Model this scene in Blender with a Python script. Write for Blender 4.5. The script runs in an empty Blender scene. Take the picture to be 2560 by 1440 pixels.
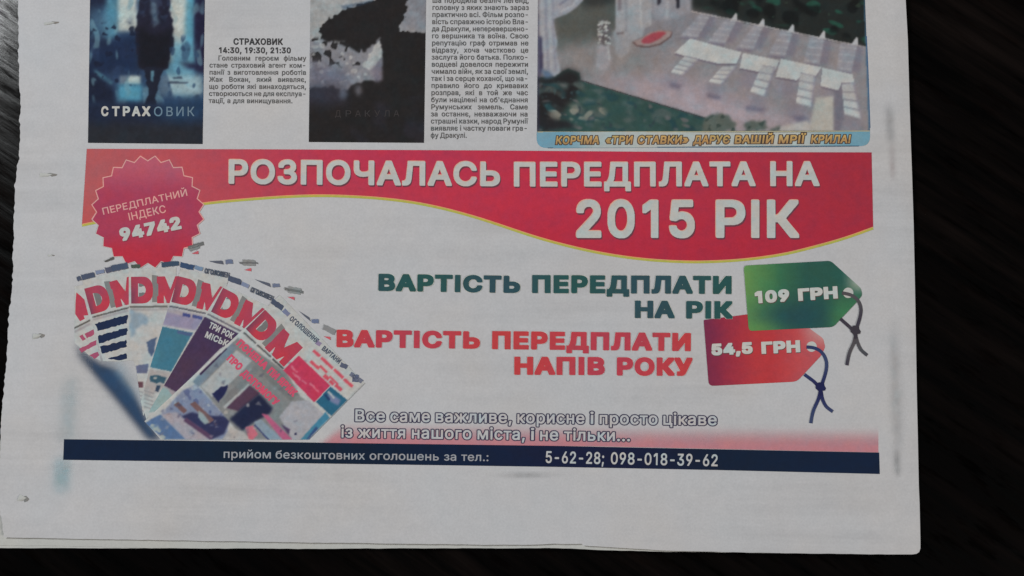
import bpy, bmesh, math, random
import numpy as np
from mathutils import Vector, Euler
from mathutils.geometry import delaunay_2d_cdt

random.seed(7)
rng = np.random.default_rng(7)
S = bpy.context.scene
COL = S.collection

# ------------------------------------------------------------------ camera
CAM_LOC = np.array([0.02567965, 0.06396317, 0.27149834])
CAM_ROT = (0.0629441, 0.02543838, 0.0084425)
LENS = 30.0
cd = bpy.data.cameras.new("camera")
cd.lens = LENS
cd.sensor_width = 36
cd.clip_start = 0.01
cd.clip_end = 50
cam = bpy.data.objects.new("camera", cd)
cam.location = CAM_LOC
cam.rotation_euler = CAM_ROT
COL.objects.link(cam)
S.camera = cam

# ------------------------------------------------------------------ world, lamps, exposure
S.view_settings.view_transform = 'Standard'
S.view_settings.look = 'None'
S.view_settings.exposure = 0
S.view_settings.gamma = 1
S.view_settings.use_curve_mapping = False
w = bpy.data.worlds.new("World")
S.world = w
w.use_nodes = True
w.node_tree.nodes['Background'].inputs[0].default_value = (0.95, 0.97, 1.0, 1)
w.node_tree.nodes['Background'].inputs[1].default_value = 0.02


def area(name, loc, target, sx, sy, power, col):
    l = bpy.data.lights.new(name, 'AREA')
    l.shape = 'RECTANGLE'
    l.size, l.size_y = sx, sy
    l.energy = power
    l.color = col
    o = bpy.data.objects.new(name, l)
    COL.objects.link(o)
    o.location = loc
    d = Vector(target) - Vector(loc)
    o.rotation_euler = d.to_track_quat('-Z', 'Y').to_euler()
    return o


# daylight from a window beyond the upper left of the page, and a weak warm lamp at the lower right
area("window_light", (-1.32, 0.90, 1.31), (0, 0.06, 0), 0.5, 0.5, 27.6, (0.96, 0.99, 1.0))
area("room_light", (1.9, -0.95, 1.05), (0.02, 0.05, 0), 0.8, 0.8, 29.5, (1.0, 0.96, 0.90))

# ------------------------------------------------------------------ mapping: photo pixel -> point on the sheet
ROT = np.array(Euler(CAM_ROT, 'XYZ').to_matrix())
FPX = LENS / 36 * 2560


def bulge(px, py):
    """height of the front sheet (m): slack newsprint, never quite flat"""
    px = np.asarray(px, float); py = np.asarray(py, float)
    h = 0.00042 * np.sin(px / 330 + 0.6) * np.sin(py / 410 + 0.9)
    h += 0.00030 * np.sin(px / 170 - py / 290 + 1.0)
    h += 0.00011 * np.sin(py / 95 + px / 520)
    right = 2262 + 0.0277 * py
    d = np.clip(1 - (right - px) / 42, 0, 1.2)
    h -= 0.00085 * d ** 2
    d = np.clip(1 - (px - (46 - 0.04 * py)) / 90, 0, 1.2)
    h -= 0.00025 * d ** 2
    e = np.clip(px - (50 - 0.04 * py), -20, 400)
    h += 0.00007 * np.sin(e / 9.5 + py / 600) * np.exp(-(e / 70) ** 2)
    h += 0.00006 * np.sin((2262 + 0.0277 * py - px) / 13.0 + py / 700) * np.exp(-((2200 + 0.0277 * py - px) / 40) ** 2)
    low = 1345 + 0.0183 * px
    d = np.clip(1 - (low - py) / 60, 0, 1.2)
    h += d ** 2 * (0.0010 * np.exp(-((px - 1420) / 150) ** 2) - 0.0002)
    return h


def P(px, py, dz=0.0, damp=1.0):
    px = np.asarray(px, float); py = np.asarray(py, float)
    z = bulge(px, py) * damp + dz
    d = np.stack([(px - 1280) / FPX, -(py - 720) / FPX, -np.ones_like(px)], -1) @ ROT.T
    t = (z - CAM_LOC[2]) / d[..., 2]
    return CAM_LOC + d * t[..., None]


def LZ(layer):
    return 0.00004 + 0.000009 * layer


# ------------------------------------------------------------------ colours and materials
E0 = 0.60      # light level on the sheet: photo colour / E0 = reflectance


def ink(c):
    """reflectance of a printed colour; newspaper inks print duller and greyer than the artwork, blues most of all"""
    c = np.asarray(c, float)
    rb = c[..., :1] - c[..., 2:3]
    c = c * (0.885 + 0.0011 * np.minimum(0, rb) + 0.0005 * np.maximum(0, rb))
    c = c + 0.10 * (c.mean(-1, keepdims=True) - c)
    return reflectance(c)


def reflectance(c):
    c = np.asarray(c, float) / 255.0
    lin = np.where(c <= 0.04045, c / 12.92, ((c + 0.055) / 1.055) ** 2.4)
    return np.clip(lin / E0, 0.004, 0.9)


def nodes(name):
    m = bpy.data.materials.new(name)
    m.use_nodes = True
    nt = m.node_tree
    return m, nt, nt.nodes['Principled BSDF'], nt.nodes['Material Output']


def N(nt, t, **kw):
    n = nt.nodes.new(t)
    for k, v in kw.items():
        if k in n.inputs:
            n.inputs[k].default_value = v
        else:
            setattr(n, k, v)
    return n


def noise(nt, vec, scale, detail=3, rough=0.55):
    n = N(nt, 'ShaderNodeTexNoise')
    n.inputs['Scale'].default_value = scale
    n.inputs['Detail'].default_value = detail
    n.inputs['Roughness'].default_value = rough
    nt.links.new(vec, n.inputs['Vector'])
    return n


def ramp(nt, fac, stops):
    r = N(nt, 'ShaderNodeValToRGB')
    el = r.color_ramp.elements
    while len(el) < len(stops):
        el.new(0.5)
    for e, (p, c) in zip(el, stops):
        e.position = p
        e.color = (c, c, c, 1) if not hasattr(c, '__len__') else (*c, 1)
    nt.links.new(fac, r.inputs[0])
    return r


def mul(nt, a, b, fac=1.0, mode='MULTIPLY'):
    m = N(nt, 'ShaderNodeMix', data_type='RGBA', blend_type=mode)
    m.inputs[0].default_value = fac
    nt.links.new(a, m.inputs[6]); nt.links.new(b, m.inputs[7])
    return m.outputs[2]


def fibre(nt, vec):
    """grain, formation cloudiness and faint colour drift of newsprint"""
    g = ramp(nt, noise(nt, vec, 1500, 2).outputs[0], [(0.25, 0.95), (0.75, 1.05)])
    c = ramp(nt, noise(nt, vec, 210, 4, 0.6).outputs[0], [(0.25, 0.965), (0.75, 1.03)])
    t = ramp(nt, noise(nt, vec, 26, 3).outputs[0],
             [(0.30, (0.975, 1.0, 1.015)), (0.5, (1.0, 1.0, 1.0)), (0.70, (1.02, 0.995, 0.965))])
    return mul(nt, mul(nt, g.outputs[0], c.outputs[0]), t.outputs[0])


def bump(nt, vec, bsdf, scale, strength, dist):
    b = N(nt, 'ShaderNodeBump')
    b.inputs['Strength'].default_value = strength
    b.inputs['Distance'].default_value = dist
    nt.links.new(noise(nt, vec, scale, 4, 0.6).outputs[0], b.inputs['Height'])
    nt.links.new(b.outputs[0], bsdf.inputs['Normal'])


def make_paper(name, tone, through=True):
    m, nt, b, o = nodes(name)
    tc = N(nt, 'ShaderNodeTexCoord').outputs['Object']
    base = N(nt, 'ShaderNodeRGB'); base.outputs[0].default_value = (*reflectance(tone), 1)
    col = mul(nt, base.outputs[0], fibre(nt, tc))
    if through:
        # print on the back of the sheet showing faintly through: stretched rows
        mp = N(nt, 'ShaderNodeMapping'); mp.inputs['Scale'].default_value = (9, 170, 1)
        nt.links.new(tc, mp.inputs['Vector'])
        mk = N(nt, 'ShaderNodeMapping'); mk.inputs['Scale'].default_value = (14, 14, 1)
        nt.links.new(tc, mk.inputs['Vector'])
        rows = ramp(nt, noise(nt, mp.outputs[0], 1.0, 3, 0.7).outputs[0], [(0.38, 1.0), (0.70, 0.88)])
        where = ramp(nt, noise(nt, mk.outputs[0], 1.0, 2).outputs[0], [(0.42, 0.0), (0.62, 1.0)])
        x = N(nt, 'ShaderNodeMix', data_type='RGBA', blend_type='MULTIPLY')
        nt.links.new(where.outputs[0], x.inputs[0])
        nt.links.new(col, x.inputs[6]); nt.links.new(rows.outputs[0], x.inputs[7])
        col = x.outputs[2]
    nt.links.new(col, b.inputs['Base Color'])
    b.inputs['Roughness'].default_value = 0.9
    b.inputs['Specular IOR Level'].default_value = 0.12
    bump(nt, tc, b, 900, 0.25, 0.00012)
    return m


def make_ink(name, alpha=False):
    m, nt, b, o = nodes(name)
    tc = N(nt, 'ShaderNodeTexCoord').outputs['Object']
    at = N(nt, 'ShaderNodeVertexColor', layer_name='Col')
    mott = ramp(nt, noise(nt, tc, 520, 4, 0.65).outputs[0], [(0.25, 0.93), (0.75, 1.06)])
    spk = ramp(nt, noise(nt, tc, 1700, 2).outputs[0], [(0.25, 0.95), (0.75, 1.05)])
    col = mul(nt, mul(nt, at.outputs[0], mott.outputs[0]), spk.outputs[0])
    drift = ramp(nt, noise(nt, tc, 190, 3, 0.6).outputs[0],
                 [(0.30, (0.90, 1.04, 1.07)), (0.5, (1.0, 1.0, 1.0)), (0.70, (1.06, 0.98, 0.92))])
    col = mul(nt, col, drift.outputs[0])
    nt.links.new(col, b.inputs['Base Color'])
    b.inputs['Roughness'].default_value = 0.75
    b.inputs['Specular IOR Level'].default_value = 0.10
    bump(nt, tc, b, 900, 0.25, 0.00012)
    if alpha:
        t = N(nt, 'ShaderNodeBsdfTransparent')
        x = N(nt, 'ShaderNodeMixShader')
        nt.links.new(at.outputs[1], x.inputs[0])
        nt.links.new(t.outputs[0], x.inputs[1]); nt.links.new(b.outputs[0], x.inputs[2])
        nt.links.new(x.outputs[0], o.inputs['Surface'])
    return m


PAPER_TONE = (169, 168, 170)
M_PAPER = make_paper("newsprint", PAPER_TONE)
M_PAPER2 = make_paper("newsprint_inner", (164, 164, 161), False)
M_INK = make_ink("printing_ink")
M_SOFT = make_ink("thin_ink", True)


def make_table():
    m, nt, b, o = nodes("dark_wood_laminate")
    tc = N(nt, 'ShaderNodeTexCoord').outputs['Object']
    mp = N(nt, 'ShaderNodeMapping')
    mp.inputs['Rotation'].default_value = (0, 0, math.radians(34))
    nt.links.new(tc, mp.inputs['Vector'])
    mp2 = N(nt, 'ShaderNodeMapping')
    mp2.inputs['Scale'].default_value = (14, 190, 14)
    nt.links.new(mp.outputs[0], mp2.inputs['Vector'])
    g = noise(nt, mp2.outputs[0], 1.0, 5, 0.62)
    mp3 = N(nt, 'ShaderNodeMapping')
    mp3.inputs['Scale'].default_value = (6, 34, 6)
    nt.links.new(mp.outputs[0], mp3.inputs['Vector'])
    g2 = noise(nt, mp3.outputs[0], 1.0, 3, 0.5)
    c1 = ramp(nt, g.outputs[0], [(0.38, (0.0006, 0.0005, 0.0005)), (0.70, (0.0066, 0.0045, 0.0040))])
    c2 = ramp(nt, g2.outputs[0], [(0.35, 0.45), (0.70, 1.5)])
    nt.links.new(mul(nt, c1.outputs[0], c2.outputs[0]), b.inputs['Base Color'])
    r = ramp(nt, g.outputs[0], [(0.35, 0.18), (0.65, 0.10)])
    nt.links.new(r.outputs[0], b.inputs['Roughness'])
    b.inputs['Specular IOR Level'].default_value = 0.5
    mp4 = N(nt, 'ShaderNodeMapping')
    mp4.inputs['Scale'].default_value = (70, 330, 70)
    nt.links.new(mp.outputs[0], mp4.inputs['Vector'])
    pit = ramp(nt, noise(nt, mp4.outputs[0], 1.0, 3, 0.6).outputs[0], [(0.36, 0.25), (0.46, 1.0)])
    sp = N(nt, 'ShaderNodeMath', operation='MULTIPLY')
    sp.inputs[1].default_value = 0.5
    nt.links.new(pit.outputs[0], sp.inputs[0])
    nt.links.new(sp.outputs[0], b.inputs['Specular IOR Level'])
    bp = N(nt, 'ShaderNodeBump')
    bp.inputs['Strength'].default_value = 0.6
    bp.inputs['Distance'].default_value = 0.0005
    nt.links.new(g.outputs[0], bp.inputs['Height'])
    nt.links.new(bp.outputs[0], b.inputs['Normal'])
    return m


M_TABLE = make_table()


# ------------------------------------------------------------------ mesh helpers
def link_mesh(name, verts, faces, mat, parent=None, cols=None, smooth=True):
    me = bpy.data.meshes.new(name)
    me.from_pydata([tuple(v) for v in verts], [], [tuple(f) for f in faces])
    if cols is not None:
        a = me.color_attributes.new('Col', 'FLOAT_COLOR', 'POINT')
        c = np.ones((len(verts), 4), np.float32)
        c[:, :np.shape(cols)[1]] = cols
        a.data.foreach_set('color', c.ravel())
    me.materials.append(mat)
    if smooth:
        me.polygons.foreach_set('use_smooth', [True] * len(me.polygons))
    me.update()
    o = bpy.data.objects.new(name, me)
    COL.objects.link(o)
    if parent:
        o.parent = parent
    return o


def inside(poly, x, y):
    """even-odd test of many points against one polygon (pixel space)"""
    x = np.asarray(x, float); y = np.asarray(y, float)
    r = np.zeros(x.shape, bool)
    p = np.asarray(poly, float)
    q = np.roll(p, -1, 0)
    for (x1, y1), (x2, y2) in zip(p, q):
        if y1 == y2:
            continue
        c = ((y1 > y) != (y2 > y)) & (x < (x2 - x1) * (y - y1) / (y2 - y1) + x1)
        r ^= c
    return r


def densify(poly, step, closed=True):
    out = []
    n = len(poly)
    for i in range(n if closed else n - 1):
        a = np.array(poly[i], float); b = np.array(poly[(i + 1) % n], float)
        k = max(1, int(np.hypot(*(b - a)) / step))
        for j in range(k):
            out.append(tuple(a + (b - a) * j / k))
    if not closed:
        out.append(tuple(poly[-1]))
    return out


def fill_poly(poly, step):
    """triangles over a polygon with inner grid points every `step` pixels"""
    b = densify(poly, step)
    p = np.array(b)
    gx, gy = np.meshgrid(np.arange(p[:, 0].min() + step / 2, p[:, 0].max(), step),
                         np.arange(p[:, 1].min() + step / 2, p[:, 1].max(), step))
    gx, gy = gx.ravel(), gy.ravel()
    k = inside(b, gx, gy)
    for dx, dy in ((.3, 0), (-.3, 0), (0, .3), (0, -.3)):
        k &= inside(b, gx + dx * step, gy + dy * step)
    n = len(b)
    vs = [Vector(v) for v in b] + [Vector((x, y)) for x, y in zip(gx[k], gy[k])]
    r = delaunay_2d_cdt(vs, [], [list(range(n))], 1, 1e-4)
    V = np.array([tuple(v) for v in r[0]])
    F = np.array([f for f in r[2]])
    a, bb, c = V[F[:, 0]], V[F[:, 1]], V[F[:, 2]]
    cr = (bb[:, 0] - a[:, 0]) * (c[:, 1] - a[:, 1]) - (bb[:, 1] - a[:, 1]) * (c[:, 0] - a[:, 0])
    F = np.where((cr > 0)[:, None], F[:, ::-1], F)      # face up once y is flipped
    return V, F


def smoothstep(a, b, x):
    t = np.clip((x - a) / (b - a), 0, 1)
    return t * t * (3 - 2 * t)


def mixc(a, b, t):
    t = np.clip(np.asarray(t, float), 0, 1)[..., None]
    return np.asarray(a, float) * (1 - t) + np.asarray(b, float) * t


def printed(name, poly, color, layer, parent, step=24, alpha=None):
    """ink area on the sheet; color = rgb or function(px, py) -> rgb rows"""
    V, F = fill_poly(poly, step)
    c = color(V[:, 0], V[:, 1]) if callable(color) else np.tile(np.asarray(color, float), (len(V), 1))
    c = ink(c)
    mat = M_INK
    if alpha is not None:
        c = np.concatenate([c, np.clip(alpha(V[:, 0], V[:, 1]), 0, 1)[:, None]], 1)
        mat = M_SOFT
    return link_mesh(name, P(V[:, 0], V[:, 1], LZ(layer)), F, mat, parent, c)


def printed_grid(name, quad, img, layer, parent, step=2.5):
    """continuous-tone picture: quad corners TL, TR, BR, BL in pixels"""
    tl, tr, br, bl = [np.array(q, float) for q in quad]
    nx = int(np.hypot(*(tr - tl)) / step) + 1
    ny = int(np.hypot(*(bl - tl)) / step) + 1
    u, v = np.meshgrid(np.linspace(0, 1, nx), np.linspace(0, 1, ny))
    u, v = u[..., None], v[..., None]
    p = ((tl * (1 - u) + tr * u) * (1 - v) + (bl * (1 - u) + br * u) * v).reshape(-1, 2)
    i = np.arange(nx * ny).reshape(ny, nx)
    F = np.stack([i[1:, :-1], i[1:, 1:], i[:-1, 1:], i[:-1, :-1]], -1).reshape(-1, 4)
    return link_mesh(name, P(p[:, 0], p[:, 1], LZ(layer)), F, M_INK, parent, ink(img.at(p[:, 0], p[:, 1])))


# ------------------------------------------------------------------ lettering
# letter outlines are swelled to the wanted weight on a grid and traced again
RES = 150
GX0, GX1, GY0, GY1 = -0.15, 1.45, -0.40, 1.15
GW, GH = int((GX1 - GX0) * RES), int((GY1 - GY0) * RES)
_out, _gl = {}, {}
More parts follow.
